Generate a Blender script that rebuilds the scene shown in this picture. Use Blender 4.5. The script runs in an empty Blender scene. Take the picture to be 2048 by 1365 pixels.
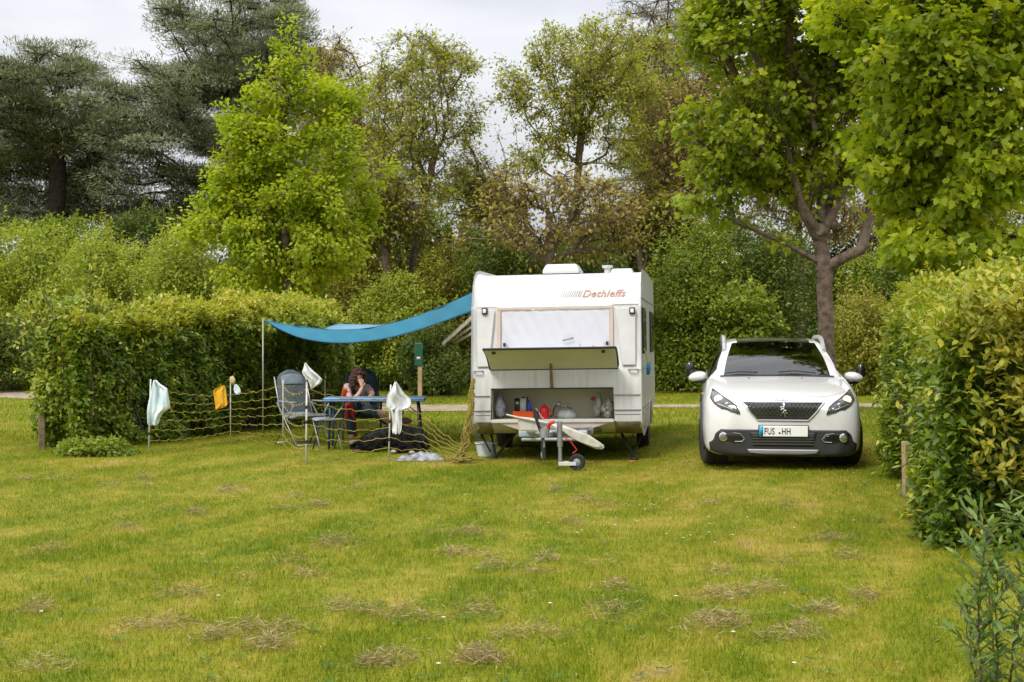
import bpy, bmesh, math, random
import numpy as np
from mathutils import Vector, Matrix
from mathutils.bvhtree import BVHTree
S = bpy.context.scene
R = math.radians
# ---------------------------------------------------------------- camera
EYE = 1.53; F = 2600.0
cam_d = bpy.data.cameras.new('camera'); cam = bpy.data.objects.new('camera', cam_d)
S.collection.objects.link(cam); S.camera = cam
cam.location = (0, 0, EYE); cam.rotation_euler = (R(90.03), 0, 0)
cam_d.sensor_width = 36; cam_d.lens = F/2048*36
cam_d.clip_start = 0.1; cam_d.clip_end = 3000
# ---------------------------------------------------------------- sky
SUN_EL, SUN_AZ = 50, 212          # azimuth: clockwise from +Y; the sun stands behind and to the left of the camera
w = bpy.data.worlds.new('World'); S.world = w; w.use_nodes = True
nt = w.node_tree; nt.nodes.clear()
def N(t, k, **kw):
    n = t.nodes.new(k)
    for a, b in kw.items(): setattr(n, a, b)
    return n
out = N(nt, 'ShaderNodeOutputWorld'); bg = N(nt, 'ShaderNodeBackground')
sky = N(nt, 'ShaderNodeTexSky', sky_type='NISHITA', sun_disc=False)
sky.sun_elevation = R(SUN_EL); sky.sun_rotation = R(SUN_AZ)
tc = N(nt, 'ShaderNodeTexCoord'); sx = N(nt, 'ShaderNodeSeparateXYZ')
nt.links.new(tc.outputs['Generated'], sx.inputs[0])
mp = N(nt, 'ShaderNodeMapping'); mp.inputs['Scale'].default_value = (2.0, 2.0, 5.5)
nz = N(nt, 'ShaderNodeTexNoise'); nz.inputs['Scale'].default_value = 1.4; nz.inputs['Detail'].default_value = 6
nt.links.new(tc.outputs['Generated'], mp.inputs[0]); nt.links.new(mp.outputs[0], nz.inputs['Vector'])
cr = N(nt, 'ShaderNodeValToRGB')
cr.color_ramp.elements[0].position = .40; cr.color_ramp.elements[0].color = (4.9, 5.0, 5.4, 1)
cr.color_ramp.elements[1].position = .60; cr.color_ramp.elements[1].color = (6.6, 6.65, 6.75, 1)
nt.links.new(nz.outputs['Fac'], cr.inputs[0])
zr = N(nt, 'ShaderNodeMapRange'); zr.inputs['From Min'].default_value = .12; zr.inputs['From Max'].default_value = .95
zr.inputs['To Min'].default_value = 1.0; zr.inputs['To Max'].default_value = 2.9
nt.links.new(sx.outputs['Z'], zr.inputs['Value'])
vm = N(nt, 'ShaderNodeVectorMath', operation='SCALE')
nt.links.new(cr.outputs[0], vm.inputs[0]); nt.links.new(zr.outputs[0], vm.inputs['Scale'])
mx = N(nt, 'ShaderNodeMix', data_type='RGBA'); mx.inputs['Factor'].default_value = .93
nt.links.new(sky.outputs[0], mx.inputs['A']); nt.links.new(vm.outputs[0], mx.inputs['B'])
nt.links.new(mx.outputs['Result'], bg.inputs['Color']); bg.inputs['Strength'].default_value = 0.09
nt.links.new(bg.outputs[0], out.inputs['Surface'])
# ---------------------------------------------------------------- sun through thin cloud
sd = bpy.data.lights.new('sun', 'SUN'); so = bpy.data.objects.new('sun', sd); S.collection.objects.link(so)
sd.energy = 1.7; sd.angle = R(15); sd.color = (1.0, .95, .86)
dv = Vector((math.sin(R(SUN_AZ))*math.cos(R(SUN_EL)), math.cos(R(SUN_AZ))*math.cos(R(SUN_EL)), math.sin(R(SUN_EL))))
so.rotation_euler = (-dv).to_track_quat('-Z', 'Y').to_euler()
S.view_settings.view_transform = 'Standard'; S.view_settings.look = 'None'
S.view_settings.exposure = 0.55; S.view_settings.gamma = 1
S.render.engine = 'CYCLES'
S.cycles.max_bounces = 6; S.cycles.transparent_max_bounces = 8
S.cycles.diffuse_bounces = 4; S.cycles.glossy_bounces = 2; S.cycles.transmission_bounces = 3
rng = np.random.default_rng(7); random.seed(7)
# ---------------------------------------------------------------- helpers
def P(px, py, Y):                 # a point Y metres away that the photo shows at pixel px, py
    return Vector(((px-1024)/F*Y, Y, EYE-(py-684)/F*Y))
def sst(a, b, x):
    t = np.clip((x-a)/(b-a), 0, 1); return t*t*(3-2*t)
def _h(ix, iy, iz, seed):
    n = (ix*374761393+iy*668265263+iz*2147483647+seed*974634777) & 0xFFFFFFFF
    n = ((n ^ (n >> 13))*1274126177) & 0xFFFFFFFF
    return ((n ^ (n >> 16)) & 0xFFFF)/65535.0
def vnoise(x, y, z=0.0, seed=1):
    x = np.asarray(x, float); y = np.asarray(y, float); z = np.asarray(z, float)+0*x
    ix = np.floor(x).astype(np.int64); iy = np.floor(y).astype(np.int64); iz = np.floor(z).astype(np.int64)
    fx, fy, fz = x-ix, y-iy, z-iz
    fx = fx*fx*(3-2*fx); fy = fy*fy*(3-2*fy); fz = fz*fz*(3-2*fz); r = 0
    for a in (0, 1):
        for b in (0, 1):
            for c in (0, 1):
                r = r+_h(ix+a, iy+b, iz+c, seed)*(fx if a else 1-fx)*(fy if b else 1-fy)*(fz if c else 1-fz)
    return r
def fbm(x, y, z=0.0, seed=1, o=4):
    r = 0; a = .5
    for k in range(o):
        r = r+a*vnoise(x*2**k, y*2**k, np.asarray(z)*2**k, seed+k); a *= .5
    return r/(1-.5**o)
def gh(x, y):                     # height of the ground
    x = np.asarray(x, float); y = np.asarray(y, float)
    z = .12*sst(1.4, 2.7, x)*sst(10.5, 13.2, y)*(1-sst(26, 32, y))
    z = z+1.0*sst(36.5, 50, y)
    z = z+.03*(fbm(x*.5, y*.5, 0, 3, 2)-.5)*sst(3, 8, y)*(1-sst(1.4, 2.0, x)*sst(12, 13, y)*(1-sst(20, 22, y)))
    return z
def g1(x, y): return float(gh(np.array([x]), np.array([y]))[0])
def link(o, parent=None):
    S.collection.objects.link(o)
    if parent is not None: o.parent = parent
    return o
def tag(o, label=None, cat=None, group=None, kind=None):
    if label: o['label'] = label
    if cat: o['category'] = cat
    if group: o['group'] = group
    if kind: o['kind'] = kind
    return o
def empty(name, loc, rot=(0, 0, 0), **kw):
    o = bpy.data.objects.new(name, None); o.location = loc; o.rotation_euler = rot; link(o); o.empty_display_size = .2
    return tag(o, **kw)
def fast_mesh(name, V, Fa, mat, parent=None, attr=None, smooth=False):
    """V (n,3), Fa (m,k) with k verts per face"""
    V = np.ascontiguousarray(V, np.float32); Fa = np.asarray(Fa, np.int32); m, k = Fa.shape
    me = bpy.data.meshes.new(name)
    me.vertices.add(len(V)); me.vertices.foreach_set('co', V.ravel())
    me.loops.add(m*k); me.loops.foreach_set('vertex_index', Fa.ravel())
    me.polygons.add(m); me.polygons.foreach_set('loop_start', np.arange(0, m*k, k, dtype=np.int32))
    try: me.polygons.foreach_set('loop_total', np.full(m, k, np.int32))
    except Exception: pass
    if attr:
        for an, (dom, vals) in attr.items():
            at = me.attributes.new(an, 'FLOAT', dom); at.data.foreach_set('value', np.ascontiguousarray(vals, np.float32))
    me.update(calc_edges=True)
    if smooth: me.polygons.foreach_set('use_smooth', np.ones(m, bool))
    me.materials.append(mat)
    return link(bpy.data.objects.new(name, me), parent)
class MB:
    def __init__(s): s.v = []; s.f = []
    def add(s, vs, fs, M=None):
        b = len(s.v)
        s.v += [tuple(M @ Vector(q)) if M is not None else tuple(q) for q in vs]
        s.f += [tuple(i+b for i in q) for q in fs]; return s
    def box(s, c, d, rot=None, M=None):
        x, y, z = d[0]/2, d[1]/2, d[2]/2
        vs = [(-x,-y,-z),(x,-y,-z),(x,y,-z),(-x,y,-z),(-x,-y,z),(x,-y,z),(x,y,z),(-x,y,z)]
        T = Matrix.Translation(c)
        if rot: T = T @ Matrix.Rotation(rot[2],4,'Z') @ Matrix.Rotation(rot[1],4,'Y') @ Matrix.Rotation(rot[0],4,'X')
        return s.add(vs, [(0,3,2,1),(4,5,6,7),(0,1,5,4),(1,2,6,5),(2,3,7,6),(3,0,4,7)], T if M is None else M @ T)
    def tube(s, pts, r, n=8, cap=True):
        pts = [Vector(p) for p in pts]; m = len(pts)
        rs = r if isinstance(r, (list, tuple)) else [r]*m
        up = Vector((.13, .21, 1)).normalized(); vs = []
        t0 = (pts[1]-pts[0]).normalized()
        a = t0.cross(up)
        if a.length < .1: a = t0.cross(Vector((1,0,0)))
        a.normalize()
        for i in range(m):
            t = (pts[min(i+1,m-1)]-pts[max(i-1,0)])
            t = t.normalized() if t.length > 1e-9 else t0
            a = (a-t*a.dot(t))
            if a.length < 1e-6: a = t.orthogonal()
            a.normalize(); b = t.cross(a)
            for k in range(n):
                g = 2*math.pi*k/n; vs.append(pts[i]+(a*math.cos(g)+b*math.sin(g))*rs[i])
        fs = [(i*n+k, i*n+(k+1)%n, (i+1)*n+(k+1)%n, (i+1)*n+k) for i in range(m-1) for k in range(n)]
        if cap: fs += [tuple(range(n))[::-1], tuple(range((m-1)*n, m*n))]
        return s.add(vs, fs)
    def lathe(s, prof, n=24, M=None):         # prof: (radius, height) about local z
        vs = [(r*math.cos(2*math.pi*k/n), r*math.sin(2*math.pi*k/n), z) for r, z in prof for k in range(n)]
        m = len(prof)
        fs = [(i*n+k, i*n+(k+1)%n, (i+1)*n+(k+1)%n, (i+1)*n+k) for i in range(m-1) for k in range(n)]
        fs += [tuple(range(n))[::-1], tuple(range((m-1)*n, m*n))]
        return s.add(vs, fs, M)
    def ell(s, c, r, n=14, m=9, M=None, amp=0, seed=0):
        vs = []
        for i in range(m+1):
            t = math.pi*i/m
            for k in range(n):
                g = 2*math.pi*k/n; q = Vector((math.sin(t)*math.cos(g), math.sin(t)*math.sin(g), math.cos(t)))
                d = 1
                if amp: d = 1+amp*(float(vnoise(q.x*2.3+seed, q.y*2.3, q.z*2.3, 5))-.5)*2
                vs.append((c[0]+q.x*r[0]*d, c[1]+q.y*r[1]*d, c[2]+q.z*r[2]*d))
        fs = [(i*n+k, (i+1)*n+k, (i+1)*n+(k+1)%n, i*n+(k+1)%n) for i in range(m) for k in range(n)]
        return s.add(vs, fs, M)
    def prism(s, poly, y0, y1, M=None):       # poly in (x, z), from y0 to y1
        n = len(poly); vs = [(x, y0, z) for x, z in poly]+[(x, y1, z) for x, z in poly]
        fs = [tuple(range(n)), tuple(range(2*n-1, n-1, -1))]+[(i, i+n, (i+1)%n+n, (i+1)%n) for i in range(n)]
        return s.add(vs, fs, M)
    def grid(s, G, closed=False):             # G[rows][cols] of points
        nr, nc = len(G), len(G[0]); vs = [q for r in G for q in r]
        return s.add(vs, [(i*nc+j, i*nc+j+1, (i+1)*nc+j+1, (i+1)*nc+j) for i in range(nr-1) for j in range(nc-1)])
    def build(s, name, mat, parent=None, smooth=True, bevel=0, solid=0, seg=2, angle=40, merge=False):
        me = bpy.data.meshes.new(name); me.from_pydata([tuple(v) for v in s.v], [], s.f)
        bm = bmesh.new(); bm.from_mesh(me)
        if merge: bmesh.ops.remove_doubles(bm, verts=bm.verts, dist=1e-5)
        bmesh.ops.recalc_face_normals(bm, faces=bm.faces)
        for e in bm.edges:
            if len(e.link_faces) == 2 and e.calc_face_angle(0) > R(angle): e.smooth = False
        bm.to_mesh(me); bm.free()
        if smooth:
            for p in me.polygons: p.use_smooth = True
        me.materials.append(mat); o = link(bpy.data.objects.new(name, me), parent)
        if solid:
            q = o.modifiers.new('solid', 'SOLIDIFY'); q.thickness = solid; q.offset = 0
        if bevel:
            q = o.modifiers.new('bevel', 'BEVEL'); q.width = bevel; q.segments = seg; q.limit_method = 'ANGLE'; q.angle_limit = R(35)
        return o
def poly_rows(poly, n):
    zs = [p[1] for p in poly]; z0, z1 = min(zs), max(zs); rows = []
    for i in range(n):
        z = z1-(z1-z0)*(i+.5*(i == 0)*.2-.1*(i == n-1))/(n-1); xs = []
        for (xa, za), (xb, zb) in zip(poly, poly[1:]+poly[:1]):
            if (za-z)*(zb-z) <= 0 and abs(za-zb) > 1e-9: xs.append(xa+(xb-xa)*(z-za)/(zb-za))
        rows.append((z, min(xs), max(xs)))
    return rows
# ---------------------------------------------------------------- materials
MATS = {}
def mat(name, col, rough=.5, metal=0, var=.12, scale=6, bump=0, bscale=60, coat=0, spec=.5, emit=None, col2=None, alpha=1):
    if name in MATS: return MATS[name]
    m = bpy.data.materials.new(name); m.use_nodes = True; t = m.node_tree; b = t.nodes['Principled BSDF']
    b.inputs['Roughness'].default_value = rough; b.inputs['Metallic'].default_value = metal
    b.inputs['Specular IOR Level'].default_value = spec; b.inputs['Coat Weight'].default_value = coat
    b.inputs['Coat Roughness'].default_value = .05
    co = N(t, 'ShaderNodeTexCoord'); n = N(t, 'ShaderNodeTexNoise')
    n.inputs['Scale'].default_value = scale; n.inputs['Detail'].default_value = 5
    t.links.new(co.outputs['Object'], n.inputs['Vector'])
    r = N(t, 'ShaderNodeValToRGB'); c2 = col2 or tuple(c*(1-var*2) for c in col)
    r.color_ramp.elements[0].position = .3; r.color_ramp.elements[0].color = (*c2, 1)
    r.color_ramp.elements[1].position = .62; r.color_ramp.elements[1].color = (*col, 1)
    t.links.new(n.outputs['Fac'], r.inputs[0]); t.links.new(r.outputs[0], b.inputs['Base Color'])
    if bump:
        n2 = N(t, 'ShaderNodeTexNoise'); n2.inputs['Scale'].default_value = bscale; n2.inputs['Detail'].default_value = 4
        t.links.new(co.outputs['Object'], n2.inputs['Vector'])
        bp = N(t, 'ShaderNodeBump'); bp.inputs['Strength'].default_value = bump; bp.inputs['Distance'].default_value = .02
        t.links.new(n2.outputs['Fac'], bp.inputs['Height']); t.links.new(bp.outputs[0], b.inputs['Normal'])
    if emit:
        b.inputs['Emission Color'].default_value = (*emit[0], 1); b.inputs['Emission Strength'].default_value = emit[1]
    MATS[name] = m; return m
def glass(name, tint, refl=.06, rough=.02):
    if name in MATS: return MATS[name]
    m = bpy.data.materials.new(name); m.use_nodes = True; t = m.node_tree; t.nodes.clear()
    o = N(t, 'ShaderNodeOutputMaterial'); tr = N(t, 'ShaderNodeBsdfTransparent'); gl = N(t, 'ShaderNodeBsdfGlossy'); mix = N(t, 'ShaderNodeMixShader')
    lw = N(t, 'ShaderNodeLayerWeight'); lw.inputs['Blend'].default_value = .5
    fr = N(t, 'ShaderNodeMath', operation='POWER'); fr.inputs[1].default_value = 4; t.links.new(lw.outputs['Facing'], fr.inputs[0])
    mr = N(t, 'ShaderNodeMath', operation='MULTIPLY_ADD'); mr.inputs[1].default_value = .9; mr.inputs[2].default_value = refl; mr.use_clamp = True
    tr.inputs[0].default_value = (*tint, 1); gl.inputs['Roughness'].default_value = rough
    t.links.new(fr.outputs[0], mr.inputs[0]); t.links.new(mr.outputs[0], mix.inputs[0])
    t.links.new(tr.outputs[0], mix.inputs[1]); t.links.new(gl.outputs[0], mix.inputs[2]); t.links.new(mix.outputs[0], o.inputs[0])
    MATS[name] = m; return m
def leafmat(name, stops, trans=.35, rough=.45, spec=.3, tmul=1.35):
    """per-leaf colour from the face attribute rnd through a ramp of base colours"""
    if name in MATS: return MATS[name]
    m = bpy.data.materials.new(name); m.use_nodes = True; t = m.node_tree; t.nodes.clear()
    o = N(t, 'ShaderNodeOutputMaterial'); a = N(t, 'ShaderNodeAttribute', attribute_name='rnd')
    r = N(t, 'ShaderNodeValToRGB'); el = r.color_ramp.elements
    while len(el) < len(stops): el.new(.5)
    for i, (p, c) in enumerate(stops): el[i].position = p; el[i].color = (*c, 1)
    b = N(t, 'ShaderNodeBsdfPrincipled'); b.inputs['Roughness'].default_value = rough; b.inputs['Specular IOR Level'].default_value = spec
    tl = N(t, 'ShaderNodeBsdfTranslucent'); vm = N(t, 'ShaderNodeVectorMath', operation='MULTIPLY'); vm.inputs[1].default_value = (tmul*1.1, tmul*1.15, tmul*.6)
    mix = N(t, 'ShaderNodeMixShader'); mix.inputs[0].default_value = trans
    t.links.new(a.outputs['Fac'], r.inputs[0]); t.links.new(r.outputs[0], b.inputs['Base Color'])
    t.links.new(r.outputs[0], vm.inputs[0]); t.links.new(vm.outputs[0], tl.inputs[0])
    t.links.new(b.outputs[0], mix.inputs[1]); t.links.new(tl.outputs[0], mix.inputs[2]); t.links.new(mix.outputs[0], o.inputs[0])
    MATS[name] = m; return m
# ---------------------------------------------------------------- ground
def smudge(px, py):
    Y = EYE*F/(py-684); return ((px-1024)/F*Y, Y)
BARE = [(*smudge(312,1256),.42,.17),(*smudge(60,1217),.45,.10),(*smudge(10,1295),.25,.12),(*smudge(1095,1268),.22,.10),
        (*smudge(1440,1190),.30,.25),(*smudge(1290,1045),.55,.3),(*smudge(1530,1100),.55,.8),(*smudge(1590,1010),.9,.8),
        (*smudge(1520,940),1.3,.7),(*smudge(1110,1010),.7,.6),(*smudge(190,925),.7,.7),(*smudge(980,925),1.6,.5),(*smudge(1250,960),1.5,.6)]
def dryness(x, y):
    u = x-.38*y; wv = (fbm(u*.6, y*.15, 0, 61, 2)-.5)*1.6       # mowing tracks run away to the right
    n = fbm(u*1.3, y*.35, 0, 11, 4); n2 = fbm(x*3.1, y*2.3, 0, 21, 4); n3 = fbm(x*9, y*6.5, 0, 31, 3)
    d = .155+sst(.42, .70, n)*.13+sst(.5, .74, n2)*.17+sst(.46, .8, n3)*.30
    d = d+.15*(np.sin((u+wv*.5)*2*np.pi/1.05)*.5+.5)*(1-sst(20, 30, y))
    for bx, by, rx, ry in BARE: d = d+.25*np.exp(-((x-bx)/rx)**2-((y-by)/ry)**2)*(.4+.8*n3+.5*n2)
    d = d-.30*np.exp(-((x+.35)/.6)**2-((y-14.6)/1.2)**2)-.22*np.exp(-((x-.75)/.45)**2-((y-7.6)/.5)**2)-.12*np.exp(-((x+1.0)/1.6)**2-((y-9.5)/1.2)**2)
    d = d+.5*sst(37.5, 39, y)*(1-sst(41, 43, y))*sst(3, 5, x)
    return np.clip(d, 0, 1.2)
def ground_mat(name, blade):
    m = bpy.data.materials.new(name); m.use_nodes = True; t = m.node_tree; b = t.nodes['Principled BSDF']
    b.inputs['Roughness'].default_value = .75; b.inputs['Specular IOR Level'].default_value = .2
    a = N(t, 'ShaderNodeAttribute', attribute_name='dry'); r = N(t, 'ShaderNodeValToRGB'); el = r.color_ramp.elements
    el.new(.5); el.new(.8)
    cols = [(.09,.155,.004),(.208,.236,.009),(.33,.285,.035),(.37,.26,.09)]
    for i, p in enumerate((0, .33, .72, 1)): el[i].position = p; el[i].color = (*cols[i], 1)
    if not blade:
        co = N(t, 'ShaderNodeTexCoord'); n = N(t, 'ShaderNodeTexNoise'); n.inputs['Scale'].default_value = 14; n.inputs['Detail'].default_value = 8
        n.inputs['Roughness'].default_value = .75
        t.links.new(co.outputs['Object'], n.inputs['Vector'])
        ad = N(t, 'ShaderNodeMath', operation='MULTIPLY_ADD'); ad.inputs[1].default_value = .9; 
        t.links.new(n.outputs['Fac'], ad.inputs[0]); sb = N(t, 'ShaderNodeMath', operation='SUBTRACT'); sb.inputs[1].default_value = .42
        t.links.new(a.outputs['Fac'], ad.inputs[2]); t.links.new(ad.outputs[0], sb.inputs[0]); t.links.new(sb.outputs[0], r.inputs[0])
        n2 = N(t, 'ShaderNodeTexNoise'); n2.inputs['Scale'].default_value = 45; n2.inputs['Detail'].default_value = 6
        t.links.new(co.outputs['Object'], n2.inputs['Vector'])
        bp = N(t, 'ShaderNodeBump'); bp.inputs['Strength'].default_value = .9; bp.inputs['Distance'].default_value = .05
        t.links.new(n2.outputs['Fac'], bp.inputs['Height']); t.links.new(bp.outputs[0], b.inputs['Normal'])
        t.links.new(r.outputs[0], b.inputs['Base Color'])
    else:
        t.links.new(a.outputs['Fac'], r.inputs[0])
        hs = N(t, 'ShaderNodeHueSaturation'); rn = N(t, 'ShaderNodeAttribute', attribute_name='rnd')
        mr = N(t, 'ShaderNodeMapRange'); mr.inputs['To Min'].default_value = .75; mr.inputs['To Max'].default_value = 1.6
        t.links.new(rn.outputs['Fac'], mr.inputs['Value']); t.links.new(mr.outputs[0], hs.inputs['Value'])
        t.links.new(r.outputs[0], hs.inputs['Color']); t.links.new(hs.outputs[0], b.inputs['Base Color'])
        o = t.nodes['Material Output']; tl = N(t, 'ShaderNodeBsdfTranslucent'); mix = N(t, 'ShaderNodeMixShader'); mix.inputs[0].default_value = .35
        t.links.new(hs.outputs[0], tl.inputs[0]); t.links.new(b.outputs[0], mix.inputs[1]); t.links.new(tl.outputs[0], mix.inputs[2]); t.links.new(mix.outputs[0], o.inputs[0])
    return m
def spaced(segs):
    r = []
    for a, b, st in segs: r += list(np.arange(a, b, st))
    return np.array(r+[segs[-1][1]])
xs = spaced([(-900,-100,100),(-100,-20,8),(-20,-7,.8),(-7,7,.07),(7,20,.8),(20,100,8),(100,900,100)])
ys = spaced([(-40,2,6),(2,5,.5),(5,20,.07),(20,52,.4),(52,120,8),(120,1500,120)])
X, Yg = np.meshgrid(xs, ys); Z = gh(X, Yg)
V = np.stack([X.ravel(), Yg.ravel(), Z.ravel()], 1); nx, ny = len(xs), len(ys)
idx = np.arange(nx*ny).reshape(ny, nx)
Fa = np.stack([idx[:-1,:-1], idx[:-1,1:], idx[1:,1:], idx[1:,:-1]], -1).reshape(-1, 4)
o = fast_mesh('ground', V, Fa, ground_mat('lawn', False), attr={'dry': ('POINT', dryness(X.ravel(), Yg.ravel()))}, smooth=True)
tag(o, 'mown lawn with yellowed patches in front of the caravan', None, None, 'structure')
# gravel path
pp = [(-60,42),(-30,39.5),(-14.5,37.2),(-12.5,35.8),(-8,32.6),(-4,30.4),(-1.8,29.8),(3.7,29.9),(8.4,30.4),(20,31.5),(60,36)]
mb = MB(); G = []
for i in range(121):
    x = -60+i; yc = float(np.interp(x, [p[0] for p in pp], [p[1] for p in pp])); row = []
    for k in range(6):
        y = yc+(k/5-.5)*(2.9+.4*math.sin(x*1.7)+.3*math.sin(x*4.1)); row.append((x, y, g1(x, y)+.012))
    G.append(row)
mb.grid(G); o = mb.build('path', mat('gravel', (.38,.30,.20), .95, var=.25, scale=3, bump=.6, bscale=30))
tag(o, 'pale gravel path crossing behind the caravan', None, None, 'structure')
# grass blades
BL = ground_mat('grass_blade', True)
def blades(name, n, y0, y1, h, wd, pw=1.0):
    y = y0+(y1-y0)*rng.random(n)**pw; half = .46*y+.8
    x = (rng.random(n)*2-1)*half
    keep = np.abs(y-np.interp(x, [p[0] for p in pp], [p[1] for p in pp])) > 1.1+.5*rng.random(len(x))
    x, y = x[keep], y[keep]; d = dryness(x, y)
    keep = rng.random(len(x)) > np.clip(d-.55, 0, .8)*1.1
    x, y, d = x[keep], y[keep], d[keep]; n = len(x)
    tall = .55+.9*fbm(x*1.3, y*1.3, 0, 51, 3)
    H = h*(.5+.9*rng.random(n))*tall*(1.15-.5*np.clip(d, 0, 1)); a = rng.random(n)*2*np.pi; lean = rng.random(n)*.9
    b = rng.random(n)*2*np.pi
    z = gh(x, y)-.004
    W = wd*(.6+.8*rng.random(n))
    c0 = np.stack([x-np.cos(a)*W, y-np.sin(a)*W, z], 1); c1 = np.stack([x+np.cos(a)*W, y+np.sin(a)*W, z], 1)
    c2 = np.stack([x+np.cos(b)*H*lean, y+np.sin(b)*H*lean, z+H], 1)
    V = np.stack([c0, c1, c2], 1).reshape(-1, 3); Fa = np.arange(n*3).reshape(n, 3)
    o = fast_mesh(name, V, Fa, BL, attr={'dry': ('FACE', d+rng.normal(0, .13, n)), 'rnd': ('FACE', rng.random(n))})
    return o
o = blades('grass', 560000, 5.0, 22, .036, .0026); tag(o, 'short mown grass covering the pitch', 'grass', None, 'stuff')
o = blades('far_grass', 150000, 20, 44, .06, .007); tag(o, 'grass beyond the caravan and along the path', 'grass', None, 'stuff')
# ---------------------------------------------------------------- foliage
def unit(a): return a/np.maximum(np.linalg.norm(a, axis=1, keepdims=True), 1e-9)
def rdir(n, r=rng): return unit(r.normal(size=(n, 3)))
SHAPES = {
 'oval': np.array([(0,0),(.5,.55),(1,0),(-.5,.55)]),
 'hex': np.array([(0,0),(.42,.30),(.36,.68),(0,1),(-.36,.68),(-.42,.30)]),
 'maple': np.array([(0,0),(.34,-.02),(.30,.22),(.62,.42),(.30,.50),(.30,.70),(0,1),(-.30,.70),(-.30,.50),(-.62,.42),(-.30,.22),(-.34,-.02)]),
}
def leaves(name, C, Dn, Nn, L, W, m, parent, rnd, shape='oval', fold=.18):
    """one mesh of many leaf-sized faces: C base points, Dn long axes, Nn normals"""
    n = len(C); L = np.broadcast_to(np.asarray(L, float), (n,))[:, None]; W = np.broadcast_to(np.asarray(W, float), (n,))[:, None]
    Dn = unit(Dn); Sd = unit(np.cross(Dn, Nn)); Nn = np.cross(Sd, Dn)
    if shape == 'oval': pts = [(0,0),(.5,.5),(0,1),(-.5,.5)]
    else: pts = [tuple(q) for q in SHAPES[shape]]
    vs = []
    for sx_, t in pts:
        vs.append(C+Dn*L*t+Sd*W*sx_*(1 if shape != 'maple' else 1.0)+Nn*(abs(sx_)*W*fold-t*t*L*.12))
    k = len(pts); V = np.stack(vs, 1).reshape(-1, 3); Fa = np.arange(n*k).reshape(n, k)
    return fast_mesh(name, V, Fa, m, parent, attr={'rnd': ('FACE', np.clip(rnd, 0, 1))})
def segs(name, A, B, ra, rb, m, parent, k=5):
    """tapered limbs from points A to points B"""
    A = np.asarray(A, float); B = np.asarray(B, float); n = len(A)
    T = unit(B-A); U = unit(np.cross(T, np.array([.31, .2, .93])+rng.normal(0, .05, (n, 3)))); Vv = np.cross(T, U)
    ra = np.asarray(ra, float)[:, None]; rb = np.asarray(rb, float)[:, None]; r0 = []; r1 = []
    for i in range(k):
        g = 2*np.pi*i/k; d = U*math.cos(g)+Vv*math.sin(g); r0.append(A+d*ra); r1.append(B+d*rb)
    V = np.stack(r0+r1, 1).reshape(-1, 3); base = (np.arange(n)*2*k)[:, None]
    Fa = np.concatenate([base+np.array([[i, (i+1) % k, (i+1) % k+k, i+k]]) for i in range(k)], 0)
    o = fast_mesh(name, V, Fa, m, parent, smooth=True)
    if name != 'limb': o['kind'] = 'stuff'
    return o
def bark(name, col, **kw): return mat(name, col, .9, var=.3, scale=9, bump=.8, bscale=25, spec=.15, **kw)
BARK_GREY = bark('bark_grey_brown', (.16,.125,.10)); BARK_DARK = bark('bark_dark', (.055,.045,.036)); BARK_PLANE = bark('bark_plane', (.175,.13,.10))
BARK_TWIG = bark('bark_twig', (.17,.13,.085))
def skeleton(nodes, root_path, r):
    """join crown points into a branching tree: each hooks on to a nearby node nearer the trunk"""
    P0 = [np.array(p) for p in root_path]; par = [-1]+list(range(len(P0)-1)); pl = [0.0]
    for i in range(1, len(P0)): pl.append(pl[-1]+np.linalg.norm(P0[i]-P0[i-1]))
    top = P0[-1]; start = max(1, int(len(P0)*.45))
    order = np.argsort(np.linalg.norm(nodes-top, axis=1))
    A = np.array(P0); pl = np.array(pl); par = list(par); valid = np.ones(len(A), bool); valid[:start] = False
    for i in order:
        p = nodes[i]; d = np.linalg.norm(A-p, axis=1)
        c = d**1.2+.55*pl+np.where(valid, 0, 1e6)
        low = np.maximum(A[:, 2]-p[2], 0)*.5
        j = int(np.argmin(c+low)); q = A[j]
        # a bent midpoint keeps limbs from looking ruler-straight
        if d[j] > r*.8:
            mid = (q*.55+p*.45)+rng.normal(0, .06, 3)*d[j]+np.array([0, 0, .06*d[j]])
            A = np.vstack([A, mid]); pl = np.append(pl, pl[j]+d[j]*.55); par.append(j); valid = np.append(valid, True); j = len(A)-1
        A = np.vstack([A, p]); pl = np.append(pl, pl[j]+np.linalg.norm(A[j]-p)); par.append(j); valid = np.append(valid, True)
    return A, np.array(par), len(P0)
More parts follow.
